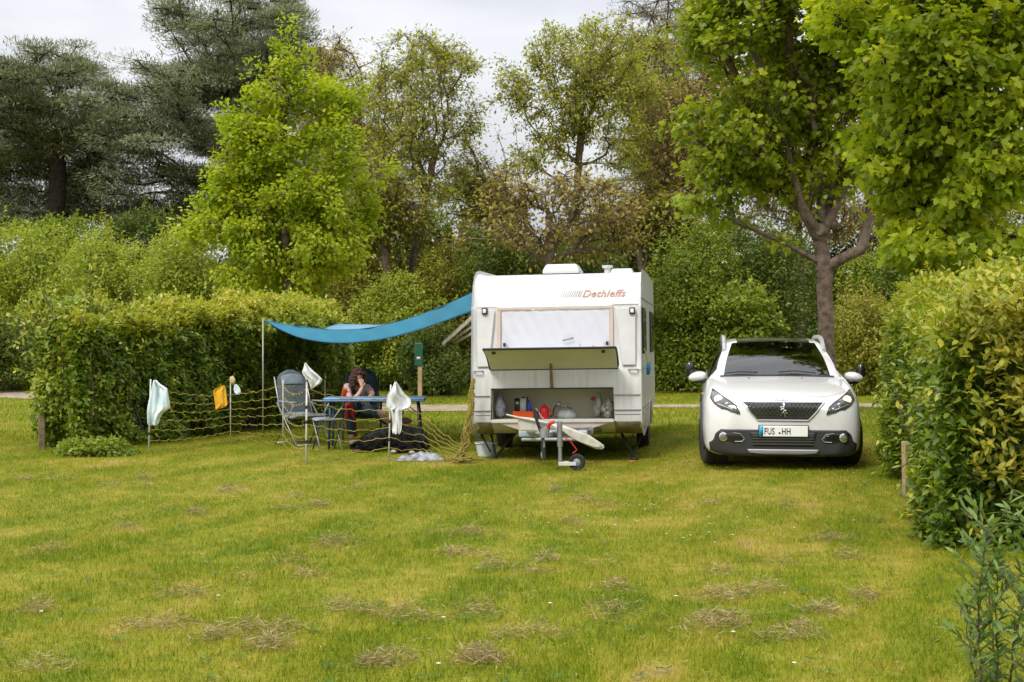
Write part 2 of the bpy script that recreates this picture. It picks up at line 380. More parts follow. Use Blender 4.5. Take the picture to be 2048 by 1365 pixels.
def tree(name, label, cat, D, trunk, blobs, nclump, nleaf, clump, leaf, lm, bm_, r0=.2, group=None, shape='oval', flat=.7,
         twigs=0, shell=.55, aspect=.6, up=.3, dark=0, rr=None, needle=False, mult_trunk=None, tipr=.006, expo=.5, twig_mat=None, void=.55):
    global rng
    keep = rng; rng = np.random.default_rng(rr if rr is not None else abs(hash(name)) % 9999)
    root = [P(x, y, D+dz)[:] for x, y, dz in trunk]
    gx, gy = root[0][0], root[0][1]; zg = g1(gx, gy); root[0] = (gx, gy, zg-.1)
    if len(root) > 1 and root[1][2] < zg+.1: root[1] = (*root[1][:2], zg+.5)
    t = empty(name, (gx, gy, zg), label=label, cat=cat, group=group); off = np.array((gx, gy, zg))
    s = D/F; pts = []; vol = np.array([b[2]*b[3]*max(b[4], .1)/s for b in blobs]); vol = vol/vol.sum()
    for b, f in zip(blobs, vol):
        n = max(4, int(nclump*f*1.55)); q = rdir(n)*(rng.random((n, 1))**(1/3)*(1-shell)+shell*(.75+.3*rng.random((n, 1))))
        c = np.array(P(b[0], b[1], D+(b[5] if len(b) > 5 else 0)))
        pts.append(c+q*np.array([b[2]*s, b[4], b[3]*s]))
    nodes = np.vstack(pts); vd = fbm(nodes[:, 0]*void, nodes[:, 1]*void, nodes[:, 2]*void*1.3, 77, 3); nodes = nodes[vd > np.quantile(vd, .36)]; nodes[:, 2] = np.maximum(nodes[:, 2], zg+.5)
    A, par, nt_ = skeleton(nodes-off, [np.array(p)-off for p in root], clump)
    n = len(A); w_ = np.zeros(n); kids = np.zeros(n)
    for i in range(n-1, 0, -1): w_[i] += 1 if kids[i] == 0 else 0; w_[par[i]] += w_[i]; kids[par[i]] += 1
    w_ = np.maximum(w_, 1); rad = np.maximum(r0*(w_/w_[0])**expo, tipr)
    for i in range(nt_): rad[i] = r0*(1.25 if i == 0 else 1-.35*i/max(1, nt_-1))
    ch = np.arange(1, n); isl = ch < nt_
    p_ = par[ch]; ra = np.minimum(rad[p_], np.where(isl, 9, rad[ch]*1.6)); 
    a, b_ = ch[isl], ch[~isl]
    if len(a):
        path = [A[0]]; rr_ = [rad[0]]       # a smooth, slightly bent trunk
        for i in range(1, nt_):
            for k in range(1, 7):
                u = k/6; path.append(A[i-1]*(1-u)+A[i]*u+rng.normal(0, .012, 3)*r0*8*(u < 1)); rr_.append((rad[i-1]*(1-u)+rad[i]*u)*(1+.08*rng.normal()))
        mb = MB(); mb.tube([Vector(q) for q in path], [float(q) for q in rr_], 12); mb.build('trunk', bm_, t, angle=80)
    segs('branches', A[p_[~isl]], A[b_], ra[~isl], rad[b_], bm_, t)
    # leaves in clumps round every outer node
    tips = A[nt_:]; m = len(tips); cl = rng.random(m); per = nleaf//m
    cc = np.repeat(np.arange(m), per); c = tips[cc]; ctr = nodes.mean(0)-off; outd = unit(tips-ctr)[cc]
    csz = (clump*(.55+.8*rng.random(m)))[cc][:, None]
    g = rng.normal(size=(len(c), 3)); g *= np.minimum(1, 1.8/np.linalg.norm(g, axis=1))[:, None]
    Cp = c+g*csz*np.array([1, 1, flat])*.62
    Dn = rdir(len(c))*.8+outd*.5+np.array([0, 0, -.25 if not needle else up])+unit(g)*.6
    Nn = rdir(len(c))*.75+np.array([0, 0, 1.0])+outd*.35
    L = leaf*(.6+.8*rng.random(len(c)))
    rn = .5*cl[cc]+.38*rng.random(len(c))+.12*(g[:, 2]*.5+.5)
    if twigs:
        k = rng.integers(0, len(c), twigs*m); segs('twigs', c[k], Cp[k], np.full(len(k), tipr*.9), np.full(len(k), tipr*.4), twig_mat or bm_, t, 3)
    leaves('foliage', Cp, Dn, Nn, L, L*aspect, lm, t, rn, shape)
    rng = keep
    return t
def bush(name, label, D, px, top, hw, lm, nleaf=16000, leaf=.09, group='shrubs along the far side of the path', depth=1.3, rr=1, lobes=9, flowers=None, base=None, shape='oval', bark_m=None, aspect=.62, stems=True):
    """a shrub: several uneven leafy lobes over stems"""
    global rng
    keep = rng; rng = np.random.default_rng(rr)
    s = D/F; x0 = (px-1024)*s; zg = g1(x0, D) if base is None else base; H = EYE+(684-top)*s-zg; hwm = hw*s
    t = empty(name, (x0, D, zg), label=label, cat='shrub', group=group)
    LC = []; LR = []
    for i in range(lobes):
        u = rng.uniform(-1, 1); f = math.sqrt(max(0, 1-u*u*.5)); h = (.15+.80*(i+.5)/lobes)*f
        rz = H*rng.uniform(.12, .26); rx = hwm*rng.uniform(.25, .5)
        LC.append((u*hwm*(.72), rng.uniform(-.6, .6)*depth, min(h*H, H-rz))); LR.append((rx, depth*rng.uniform(.4, .7), rz))
    LC.append((rng.uniform(-.2, .2)*hwm, 0, H*.74)); LR.append((hwm*.5, depth*.6, H*.27))
    LC.append((0, 0, H*.3)); LR.append((hwm*.92, depth*.9, H*.36))
    LC = np.array(LC); LR = np.array(LR); area = (LR[:, 0]*LR[:, 2]); area /= area.sum(); Cs, Ns, rn = [], [], []
    for i in range(len(LC)):
        n = int(nleaf*area[i]); q = rdir(n); k = q[:, 1] > .55; q[k, 1] *= -1
        p = q*LR[i]; w3 = fbm((p[:, 0]+LC[i][0])*1.6+rr, (p[:, 1])*1.6, (p[:, 2]+LC[i][2])*1.6, 5, 3)
        f = (.42+1.16*w3+rng.normal(0, .09, n))[:, None]
        Cs.append(LC[i]+p*f); Ns.append(q); rn.append(np.clip(.1+.9*w3, 0, 1)*.55+.35*rng.random(n)+.1*rng.random())
    C = np.vstack(Cs); q = np.vstack(Ns); rn = np.concatenate(rn); ok = C[:, 2] > .03; C, q, rn = C[ok], q[ok], rn[ok]; n = len(C)
    if H > 1.5:                                    # long young shoots break the outline
        ns = 90; k = rng.choice(np.where((q[:, 2] > -.1) & (C[:, 2] > H*.35))[0], ns); d0 = unit(q[k]*.6+np.array([0, 0, .75])+rdir(ns)*.45); Ln = rng.uniform(.25, .8, ns)[:, None]
        segs('twigs', C[k]-d0*.1, C[k]+d0*Ln, np.full(ns, .010), np.full(ns, .004), BARK_TWIG, t, 3)
        rep = 16; kk = np.repeat(np.arange(ns), rep); s_ = np.tile(np.linspace(.05, 1, rep), ns)[:, None]; mm = len(kk)
        C = np.vstack([C, C[k][kk]+d0[kk]*Ln[kk]*s_+rng.normal(0, .035, (mm, 3))]); q = np.vstack([q, d0[kk]]); rn = np.append(rn, .45+.5*rng.random(mm)); n = len(C)
    if flowers:                                    # flat heads of tiny cream blossoms on the outer surface
        k = rng.choice(np.where((q[:, 1] < .2) & (C[:, 2] > H*.35))[0], flowers); fc = np.repeat(C[k]+q[k]*.07, 30, 0); m = len(fc)
        fc = fc+rng.normal(0, .075, (m, 3))*np.array([1, 1, .35])
        leaves('blossom', fc, rdir(m), np.array([0, -.6, 1.])+rdir(m)*.5, .035, .03, leafmat('blossom', [(0, (.52,.5,.32)), (1, (.7,.68,.5))], .2), t, rng.random(m))
    leaves('foliage', C, rdir(n)*.8+q*.7+np.array([0, 0, -.2]), rdir(n)*.7+q*.5+np.array([0, 0, .7]), leaf*(.6+.8*rng.random(n)), leaf*aspect*(.6+.8*rng.random(n)), lm, t, rn, shape)
    mb = MB()
    for i in range(7):
        a = (rng.uniform(-.3, .3)*hwm, rng.uniform(-.3, .3), -.05); b = LC[rng.integers(len(LC))]
        mid = ((a[0]*.4+b[0]*.6)+rng.normal()*.15, (a[1]+b[1])/2, b[2]*.5); mb.tube([a, mid, tuple(b)], [.05, .035, .012], 5)
    mb.build('stems', bark_m or BARK_GREY, t)
    rng = keep
    return t
# leaf colours (base colours, not lit ones)
L_YEL = leafmat('leaf_maple_spring', [(0,(.15,.23,.004)),(.5,(.24,.32,.006)),(1,(.40,.44,.016))], .42)
L_LIGHT = leafmat('leaf_light_green', [(0,(.12,.17,.012)),(.5,(.22,.27,.022)),(1,(.34,.36,.045))], .38)
L_MID = leafmat('leaf_mid_green', [(0,(.045,.085,.008)),(.55,(.10,.16,.012)),(1,(.20,.25,.025))], .33)
L_DARK = leafmat('leaf_dark_green', [(0,(.025,.05,.009)),(.6,(.055,.095,.012)),(1,(.13,.16,.02))], .28)
L_OLIVE = leafmat('leaf_olive', [(0,(.10,.115,.015)),(.5,(.17,.195,.02)),(1,(.28,.26,.045))], .35)
L_WAL = leafmat('leaf_bronze_green', [(0,(.17,.15,.03)),(.4,(.18,.22,.02)),(1,(.30,.33,.035))], .4)
L_BROWN = leafmat('leaf_brown_tint', [(0,(.20,.14,.06)),(.5,(.19,.175,.035)),(1,(.25,.25,.035))], .3)
L_CEDAR = leafmat('needle_cedar', [(0,(.085,.095,.05)),(.5,(.135,.15,.085)),(1,(.22,.25,.17))], .12, rough=.7, spec=.15)
L_CEDG = leafmat('needle_grey', [(0,(.11,.11,.085)),(.5,(.15,.155,.115)),(1,(.20,.21,.15))], .12, rough=.7, spec=.15)
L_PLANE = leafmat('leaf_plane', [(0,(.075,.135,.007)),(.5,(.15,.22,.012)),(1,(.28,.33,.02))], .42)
L_PLANE2 = leafmat('leaf_plane_yellowish', [(0,(.10,.16,.008)),(.45,(.20,.26,.012)),(1,(.38,.39,.025))], .42)  # yellower green leaves of the nearer tree
L_HEDGE = leafmat('leaf_hornbeam', [(0,(.035,.075,.007)),(.42,(.085,.145,.012)),(.7,(.20,.25,.02)),(1,(.36,.33,.04))], .33, spec=.45)
L_COPPER = leafmat('leaf_copper', [(0,(.24,.29,.03)),(.55,(.40,.34,.05)),(.8,(.48,.28,.07)),(1,(.52,.15,.07))], .4)
L_BLUE = leafmat('leaf_blue_green', [(0,(.08,.14,.03)),(.5,(.13,.21,.05)),(1,(.22,.30,.08))], .35)
def warm(m, kr, kg, kb):
    for el in [n for n in m.node_tree.nodes if n.type == 'VALTORGB'][0].color_ramp.elements:
        q = el.color; el.color = (min(.75, q[0]*kr), min(.7, q[1]*kg), q[2]*kb, 1)
for m_ in (L_YEL, L_LIGHT, L_MID, L_DARK, L_OLIVE, L_WAL, L_BROWN, L_PLANE, L_PLANE2, L_HEDGE): warm(m_, 1.42, 1.25, 1.35)
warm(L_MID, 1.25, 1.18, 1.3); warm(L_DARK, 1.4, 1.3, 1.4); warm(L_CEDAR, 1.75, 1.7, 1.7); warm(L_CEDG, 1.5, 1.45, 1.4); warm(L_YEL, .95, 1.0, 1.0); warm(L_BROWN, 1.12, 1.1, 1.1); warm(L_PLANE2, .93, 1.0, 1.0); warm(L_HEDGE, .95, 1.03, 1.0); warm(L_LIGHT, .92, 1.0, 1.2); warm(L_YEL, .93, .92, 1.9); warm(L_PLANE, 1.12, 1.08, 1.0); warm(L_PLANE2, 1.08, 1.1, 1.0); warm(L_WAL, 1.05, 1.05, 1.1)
# ---- cedars, far behind
tree('cedar_tree', 'dark spreading cedar with thick trunk at the far left', 'tree', 56, [(118,640,0),(115,470,0),(112,300,0),(120,180,.5)],
     [(100,200,150,95,5),(10,260,110,90,5),(200,260,85,90,4),(60,360,160,80,3,4),(210,400,90,70,3,3.5),(-60,420,100,90,3,3),(110,130,85,50,3),(120,300,120,60,2.5,4),(50,430,130,45,2.5,2),(210,450,110,40,2.5,2),(-20,330,80,70,3,3)],
     400, 150000, .85, .21, L_CEDAR, BARK_DARK, .42, shape='oval', flat=.24, aspect=.16, up=.35, needle=True, twigs=14, shell=.35, rr=11, tipr=.02, group='cedars towering behind the shrubs')
tree('cedar_tree', 'tallest dark cedar, its crown cut by the top of the picture left of centre', 'tree', 58, [(478,640,0),(480,430,0),(478,240,0),(470,60,0)],
     [(470,70,140,110,6),(430,210,170,90,6),(350,150,70,60,4),(560,80,100,80,5),(610,150,70,70,4),(340,300,130,85,6),(300,400,115,70,5),(470,380,160,90,6),(620,300,110,100,4),(330,430,120,50,3,2),(470,460,110,40,3,2)],
     500, 205000, .9, .21, L_CEDAR, BARK_DARK, .45, shape='oval', flat=.24, aspect=.16, up=.35, needle=True, twigs=12, shell=.3, rr=12, tipr=.02, group='cedars towering behind the shrubs')
tree('cedar_tree', 'greyish thin cedar behind the gap right of the caravan roof', 'tree', 60, [(1345,640,0),(1335,470,0),(1330,280,0),(1320,100,0)],
     [(1320,60,120,70,5),(1290,160,120,60,5),(1390,180,110,80,5),(1300,270,110,60,5),(1290,360,80,60,4),(1400,340,90,80,4),(1350,450,80,60,4),(1480,250,80,120,4)],
     260, 52000, .8, .2, L_CEDG, BARK_GREY, .42, shape='oval', flat=.25, aspect=.15, up=.3, needle=True, twigs=16, shell=.3, rr=13, tipr=.02, group='cedars towering behind the shrubs')
# ---- tall thinly leafed trees
THIN = 'tall trees in thin spring leaf behind the shrubs'
tree('thin_tree', 'brown-tinged half bare tree right behind the bright maple', 'tree', 46, [(716,700,0),(720,520,0),(716,360,0),(712,250,0)],
     [(700,170,75,70,2.5),(690,260,90,80,2.5),(740,330,70,80,2.5),(660,120,50,50,2)], 300, 9000, .55, .12, L_BROWN, BARK_TWIG, .2, THIN, twigs=24, shell=.1, rr=21, tipr=.008)
tree('thin_tree', 'ivy-grown leaning tree with open airy crown left of the sky gap', 'tree', 42, [(800,700,0),(826,520,0),(850,400,0),(872,300,0)],
     [(850,130,55,70,2.2),(910,150,50,70,2),(800,110,55,55,2),(760,200,55,80,2),(930,230,40,60,1.8),(840,250,80,70,2.2),(880,360,70,45,2),(800,320,70,70,2)],
     400, 13000, .34, .11, L_WAL, BARK_TWIG, .15, THIN, expo=.62, twigs=13, shell=.25, rr=22, tipr=.007)
tree('thin_tree', 'open crowned tree with fan of grey limbs above the caravan', 'tree', 42, [(1150,700,0),(1152,520,0),(1150,420,0),(1158,330,0)],
     [(1150,110,90,70,2.5),(1230,90,70,60,2.2),(1040,120,50,50,2),(1010,190,45,45,1.8),(1090,230,80,60,2.2),(1200,210,80,70,2.4),(1290,140,40,70,2),(1250,290,60,60,2),(1070,310,60,40,2)],
     460, 16500, .34, .115, L_WAL, BARK_TWIG, .17, THIN, expo=.62, twigs=12, shell=.25, rr=23, tipr=.007)
tree('thin_tree', 'olive tinted tree with hanging twigs beside the big right tree', 'tree', 44, [(1420,700,0),(1410,520,0),(1390,400,0),(1380,280,0)],
     [(1370,120,75,100,2.5),(1330,230,60,80,2.3),(1430,230,70,90,2.5),(1380,330,80,70,2.5),(1310,330,45,50,2),(1540,180,80,120,2.5)],
     300, 9500, .45, .13, L_BROWN, BARK_TWIG, .18, THIN, twigs=18, shell=.1, rr=24, tipr=.008)
tree('low_catalpa', 'low spreading tree with twisted bare limbs and hanging brown pods behind the caravan roof', 'tree', 36, [(1100,700,0),(1098,560,0),(1100,470,0),(1100,430,0)],
     [(1100,370,120,35,2.2),(1000,380,60,40,1.8),(1210,400,75,45,2),(1050,450,90,50,2),(1180,470,90,45,2),(960,450,50,50,1.8),(1260,450,40,45,1.6)],
     230, 4200, .36, .13, L_BROWN, BARK_TWIG, .17, twigs=20, shell=.1, rr=25, tipr=.008)
for (lb, D, px, bl, nn, nl, lm2, r_) in [
 ('brown leafless looking tree filling the gap under the big right tree crown', 47, 1600, [(1590,330,110,120,2.5),(1540,430,90,60,2),(1680,400,90,90,2.5),(1600,200,110,90,2.5)], 360, 9000, L_BROWN, 26),
 ('brown-tinged tree far behind the right hedge', 48, 1830, [(1800,330,110,120,2.5),(1920,380,120,100,2.5),(1760,450,80,60,2),(2010,300,90,120,2)], 330, 11000, L_BROWN, 27),
 ('small olive tree in thin leaf just left of the leaning ivy-grown tree', 40, 770, [(770,350,60,70,1.8),(740,440,60,50,1.8),(800,440,60,50,1.8)], 200, 5200, L_OLIVE, 28),
 ('thin tree rising behind the caravan roof left of the twisted low tree', 46, 980, [(970,330,70,80,2),(930,400,60,60,2),(1010,420,60,50,2)], 230, 4200, L_WAL, 29),
 ('bushy olive tree right of the twisted low tree', 43, 1280, [(1270,420,70,70,2),(1330,440,60,60,2),(1240,470,60,40,1.8)],  230, 9000, L_OLIVE, 30),
 ('pale olive tree in thin leaf filling the sky between caravan roof and big right tree', 48, 1310, [(1300,150,70,90,2.5),(1340,260,80,90,2.5),(1250,330,60,60,2)], 300, 12000, L_WAL, 33)]:
    tree('thin_tree', lb, 'tree', D, [(px,700,0),(px+4,560,0),(px-3,460,0),(px+2,380,0)], bl, nn, nl, .42, .13, lm2, BARK_TWIG, .16, THIN, twigs=18, shell=.1, rr=r_, tipr=.008)
# ---- bright maple
tree('bright_maple', 'bright yellow-green maple with pointed top rising left of centre', 'tree', 31, [(575,720,0),(575,560,0),(568,400,0),(566,230,0),(566,110,0)],
     [(567,85,22,48,.5),(572,150,52,38,.8),(545,215,62,45,1.1),(560,300,100,55,1.5),(700,300,50,95,1.3),(660,205,40,45,1),(480,300,45,60,1.1),(440,385,60,55,1.3),(560,400,140,65,1.8),
      (690,420,75,70,1.5),(470,480,85,55,1.4),(600,500,130,60,1.7),(535,560,110,45,1.5),(735,380,45,60,1),(515,150,22,26,.5),(618,140,24,34,.5),(465,250,22,30,.5),(770,330,25,30,.6),(400,440,30,40,.8),(715,205,30,30,.6)],
     560, 50000, .27, .105, L_YEL, BARK_GREY, .13, shape='oval', flat=.8, twigs=6, shell=.12, void=.9, rr=31, aspect=.75)
# ---- big right tree and its neighbour
tree('plane_tree', 'big spreading tree with thick forked trunk rising behind the white car', 'tree', 22.5,
     [(1654,860,0),(1652,660,0),(1648,530,0),(1640,462,0)],
     [(1530,60,160,80,1.7),(1420,80,60,70,1.4),(1450,190,85,60,1.3),(1500,290,100,60,1.3),(1560,190,90,70,1.5),(1640,90,130,100,1.8),(1430,330,60,45,.9),(1550,360,75,45,1.0),(1450,400,45,34,.8),
      (1660,230,70,60,1.0),(1730,170,80,90,1.4),(1530,-70,170,60,2),(1740,-60,130,80,2),(1480,-20,90,50,1.5),(1375,250,35,40,.8),(1395,390,30,26,.6),(1470,440,35,22,.6),(1700,330,60,60,.8),(1620,320,50,50,.8)],
     620, 32000, .32, .10, L_PLANE, BARK_PLANE, .165, shape='maple', flat=.42, twigs=6, shell=.05, void=1.0, rr=41, aspect=.95, expo=.42)
tree('plane_tree', 'nearer large-leaved tree overhanging the right hedge, trunk mostly hidden', 'tree', 18.5,
     [(1868,900,0),(1866,640,0),(1860,470,0),(1852,300,0)],
     [(1900,90,140,80,1.5,-1),(1800,170,100,70,1.2,-1),(1990,190,110,80,1.2,-1.5),(1880,260,130,70,1.3,-1),(1810,330,80,55,1.1,-.8),(1990,330,90,75,1.2,-1.5),(1900,410,115,60,1.2,-1),
      (1850,490,80,46,1,-1),(1960,500,85,42,1,-1.3),(1760,270,50,60,.8,0),(1800,430,50,45,.8,0),(1750,20,110,80,1.5,0),(2040,40,90,80,1.5,-1),(1890,-60,160,70,1.6,-.5),(1800,-420,260,70,1.3,-4)],
     700, 41000, .31, .10, L_PLANE2, BARK_DARK, .17, shape='maple', flat=.42, twigs=6, shell=.08, void=1.1, rr=42, aspect=.95, expo=.42)
# limbs the photograph shows at the fork of the big tree
tr = bpy.data.objects['plane_tree']; o0 = tr.location
def limb(pts, D, r):
    mb = MB(); q = [P(x, y, D+dz)-o0 for x, y, dz in pts]; mb.tube(q, r, 9); return mb.build('limb', BARK_PLANE, tr, angle=80)
limb([(1640,475,0),(1645,420,0),(1648,300,.1),(1660,180,.2),(1668,60,.3),(1680,-60,.3)], 22.5, [.13,.10,.085,.07,.05,.04])
limb([(1642,480,0),(1612,430,-.2),(1600,395,-.3),(1575,300,-.4),(1540,200,-.5)], 22.5, [.13,.10,.06,.045,.03])
limb([(1645,470,0),(1680,400,-.2),(1700,340,-.2),(1720,270,-.3),(1735,190,-.3)], 22.5, [.11,.06,.05,.045,.03])
limb([(1655,535,0),(1690,515,-.1),(1722,500,-.1),(1732,468,0),(1740,400,.1),(1745,250,.1)], 22.5, [.11,.09,.10,.085,.05,.03])
mb = MB()
for (x, y, r) in [(1640,462,.19),(1622,440,.12),(1665,450,.12),(1728,492,.12),(1600,402,.07)]:
    c = P(x, y, 22.45)-o0; mb = MB(); mb.ell(c, (r*.85, r*.8, r*.7), amp=.4, seed=x); mb.build('burl', BARK_PLANE, tr, angle=80)
pass
# ---- shrubs behind
SH = [
 ('willow_shrub','light green feathery shrub at the far left edge',43,30,452,150,L_LIGHT,0,.085),
 ('willow_shrub','light green feathery shrub second from the left edge, below the big cedar trunk',42,205,478,140,L_LIGHT,0,.085),
 ('willow_shrub','light green shrub with cream blossom left of the bright maple',40,375,462,110,L_LIGHT,14,.085),
 ('dark_shrub','dark green shrub low at the left edge behind the hedge end',39,20,640,60,L_DARK,0,.08),
 ('leafy_shrub','fresh green shrub under the bright maple crown',35,560,500,130,L_MID,0,.09),
 ('leafy_shrub','olive tinted shrub right of the bright maple',38,720,448,110,L_OLIVE,0,.08),
 ('leafy_shrub','yellow-green shrub behind the blue tarp',36,800,548,100,L_LIGHT,0,.08),
 ('leafy_shrub','mid green shrub left of the caravan behind the tarp end',37,905,490,85,L_OLIVE,0,.08),
 ('dark_shrub','dark shrub low behind the person at the table',36,760,650,90,L_MID,0,.08),
 ('dark_shrub','low dark shrub left of the caravan beside the green box post',34,868,650,58,L_DARK,0,.08),
 ('dark_shrub','dark evergreen mass behind the left half of the caravan roof',40,1000,462,110,L_DARK,0,.09),
 ('dark_shrub','dark evergreen mass behind the right half of the caravan roof',40,1190,488,120,L_DARK,0,.09),
 ('elder_shrub','elder with cream flower heads right of the caravan roof',39,1390,452,90,L_MID,46,.085),
 ('leafy_shrub','bright green low shrub close right of the caravan',36,1345,560,60,L_MID,0,.08),
 ('leafy_shrub','large leaved green shrub left above the car roof',35,1490,590,85,L_MID,0,.12),
 ('dark_shrub','dark shrub between the elder and the big trunk',40,1540,455,100,L_DARK,16,.085),
 ('elder_shrub','elder with cream flower heads behind the right side of the big trunk',38,1750,505,100,L_MID,36,.085),
 ('leafy_shrub','olive shrub low between big trunk and right hedge',34,1715,600,62,L_OLIVE,0,.08),
 ('dark_shrub','dark shrub high behind the right hedge',37,1900,440,130,L_DARK,0,.09),
 ('dark_shrub','dark shrub at the right edge behind the hedge',36,2060,470,120,L_MID,0,.09)]
SH += [('backing_shrub', 'tall dense %s shrub %s' % (q, w_), 49, px, top, hw, lm, 0, .11) for (q, w_, px, top, hw, lm) in [
 ('green','under the left cedar',90,470,190,L_MID),('dark','between the two left cedars',330,455,170,L_DARK),('olive','behind the bright maple trunk',640,420,170,L_OLIVE),('green','below the leaning ivy-grown tree',850,455,120,L_MID),
 ('olive','left of the twisted low tree',985,430,110,L_OLIVE),('dark','behind the twisted low tree',1180,455,160,L_DARK),('olive','right of the caravan roof behind the elder',1400,440,130,L_OLIVE),('dark','behind the fork of the big trunk',1590,500,120,L_MID),('dark','right of the big trunk, behind the second elder',1780,450,130,L_DARK),('green','behind the right hedge at the edge',1980,430,140,L_MID)]]
for i, (nm, lb, D, px, top, hw, lm, fl, lf) in enumerate(SH):
    if D < 39: D += 3.5
    if D > 48: top -= 25
    bush(nm, lb, D, px, top, hw, lm, nleaf=int(9000+hw*(780-top)*.42), leaf=lf*1.2, rr=100+i, flowers=fl or None, lobes=17)
# far wood closing the view
def strip_wood():
    n = 60000; x = rng.uniform(-34, 34, n); z = rng.random(n)**.8; top = 3.2+2.2*fbm(x*.22, x*0, 0, 71, 3)
    zz = 1.0+z*top; y = 62+rng.normal(0, .9, n)
    C = np.stack([x, y, zz], 1); o = leaves('far_wood', C, rdir(n), rdir(n)*.6+np.array([0,-.5,.7]), .28, .2, L_DARK, None, rng.random(n)); 
    tag(o, 'dark undergrowth of the wood beyond the shrubs', 'wood', None, 'stuff')
strip_wood()
# ---- hedges
def hedge(name, label, quad, h0, h1, n, leaf, lm, rr, shape='hex', topyel=.3, ragged=.12, under=0, copper=None):
    """clipped hedge over a four-cornered footprint (near-left, far-left, far-right, near-right)"""
    global rng
    keep = rng; rng = np.random.default_rng(rr); q = [np.array(p, float) for p in quad]; c0 = sum(q)/4
    zg = 0.0; t = empty(name, (c0[0], c0[1], zg), label=label, cat='hedge')
    def at(u, v): return q[0]*(1-u)*(1-v)+q[1]*u*(1-v)+q[2]*u*v+q[3]*(1-u)*v
    def hh(u): return h0*(1-u)+h1*u
    def U(a): return at(a[0], a[1])
    Ls = [np.linalg.norm(q[1]-q[0]), np.linalg.norm(q[2]-q[3]), np.linalg.norm(q[3]-q[0]), np.linalg.norm(q[2]-q[1])]
    area = np.array([Ls[0]*h0, Ls[1]*h0*.3, Ls[2]*h0, Ls[3]*h0*.4, Ls[0]*Ls[2]*1.2]); cnt = (n*area/area.sum()).astype(int)
    Cs, Ns, Rn = [], [], []
    for k, m in enumerate(cnt):
        a, b = rng.random(m), rng.random(m)
        if k == 0: u, v, z = a, 0*a, b
        if k == 1: u, v, z = a, 0*a+1, b
        if k == 2: u, v, z = 0*a, a, b
        if k == 3: u, v, z = 0*a+1, a, b
        if k == 4: u, v, z = a, b, 0*a+1
        p = (q[0][:, None]*(1-u)*(1-v)+q[1][:, None]*u*(1-v)+q[2][:, None]*u*v+q[3][:, None]*(1-u)*v).T
        H = hh(u); Z = z*H
        d = q[1]-q[0]; nl = np.array([-d[1], d[0]])/np.linalg.norm(d)
        if np.dot(nl, c0-q[0]) > 0: nl = -nl
        d2 = q[3]-q[0]; nn = np.array([d2[1], -d2[0]])/np.linalg.norm(d2)
        if np.dot(nn, c0-q[0]) > 0: nn = -nn
        nrm = {0: (*nl, .15), 1: (*(-nl), .15), 2: (*nn, .15), 3: (*(-nn), .15), 4: (0, 0, 1)}[k]
        nrm = np.array(nrm)
        w3 = fbm(p[:, 0]*1.7, p[:, 1]*1.7, Z*1.7, 5, 4)
        f2 = fbm(p[:, 0]*5, p[:, 1]*5, Z*5, 15, 2)
        dd = (w3-.5)*.75+(f2-.5)*.25-np.abs(rng.normal(0, .10, m))
        # round the top edge
        if k < 4: dd = dd-.30*sst(.82, 1.0, z)+.35*(fbm(p[:,0]*.6, p[:,1]*.6, Z*.6, 95, 2)-.5)-(under*sst(.35, 0, z) if under else 0)
        C = np.column_stack([p, Z])+nrm*dd[:, None]
        if k == 4: C[:, 2] += -.12*(1-np.minimum(1, np.minimum(v, 1-v)*5))+ragged*rng.random(m)**2+.55*(fbm(p[:,0]*.9, p[:,1]*.9, 0, 91, 3)-.5)
        Cs.append(C); Ns.append(np.tile(nrm, (m, 1))); 
        Rn.append(.46*w3+.40*rng.random(m)+.12*f2+topyel*sst(.72, 1.05, z)+(.05 if k == 4 else -.05))
    C = np.vstack(Cs); Nn = np.vstack(Ns); rn = np.concatenate(Rn); C[:, 2] = np.maximum(C[:, 2], .02); C[:, 2] += gh(C[:, 0], C[:, 1]); C[:, :2] -= c0
    m = len(C); Dn = rdir(m)*.75+Nn*.65+np.array([0, 0, -.25]); NN = Nn*.55+np.array([0, 0, .75])+rdir(m)*.55
    leaves('foliage', C, Dn, NN, leaf*(.55+.8*rng.random(m)), leaf*.62*(.6+.7*rng.random(m)), lm, t, rn, shape)
    # shoots standing up from the top and sticking out of the face
    ns = int(n*.008); k = rng.choice(m, ns); a = C[k]; d = unit(Nn[k]*.6+np.array([0, 0, .7])+rdir(ns)*.5); Ln = rng.uniform(.10, .30, ns)[:, None]
    segs('twigs', a, a+d*Ln, np.full(ns, .003), np.full(ns, .0012), BARK_TWIG, t, 3)
    rep = 7; kk = np.repeat(np.arange(ns), rep); s_ = np.tile(np.linspace(.25, 1, rep), ns)[:, None]; mm = len(kk)
    leaves('young_leaves', a[kk]+d[kk]*Ln[kk]*s_, d[kk]*.5+rdir(mm)*.8, rdir(mm)*.4+np.array([0, 0, 1.]), leaf*.95, leaf*.55, lm, t, .55+.45*rng.random(mm), shape)
    # solid core in dark twig brown-green, standing in for the shade inside
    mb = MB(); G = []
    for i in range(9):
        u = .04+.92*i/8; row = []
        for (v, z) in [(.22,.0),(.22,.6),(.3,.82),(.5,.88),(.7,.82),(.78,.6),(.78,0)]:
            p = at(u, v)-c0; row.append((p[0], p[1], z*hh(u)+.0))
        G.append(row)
    mb.grid(G); mb.add(G[0], [tuple(range(7))]); mb.add(G[-1], [tuple(range(7))]); mb.build('dark_core', mat('hedge_core_shade', (.075,.075,.03), .95, var=.3, scale=20, spec=.05), t)
    nst = 260; u, v = rng.random(nst), rng.random(nst)*.9+.05
    A = np.array([np.append(at(a, b)-c0, 0) for a, b in zip(u, v)]); B = A+np.column_stack([rng.normal(0, .25, (nst, 2)), rng.uniform(.9, 1.6, nst)])
    segs('stems', A, B, rng.uniform(.008, .02, nst), np.full(nst, .004), BARK_GREY, t, 4)
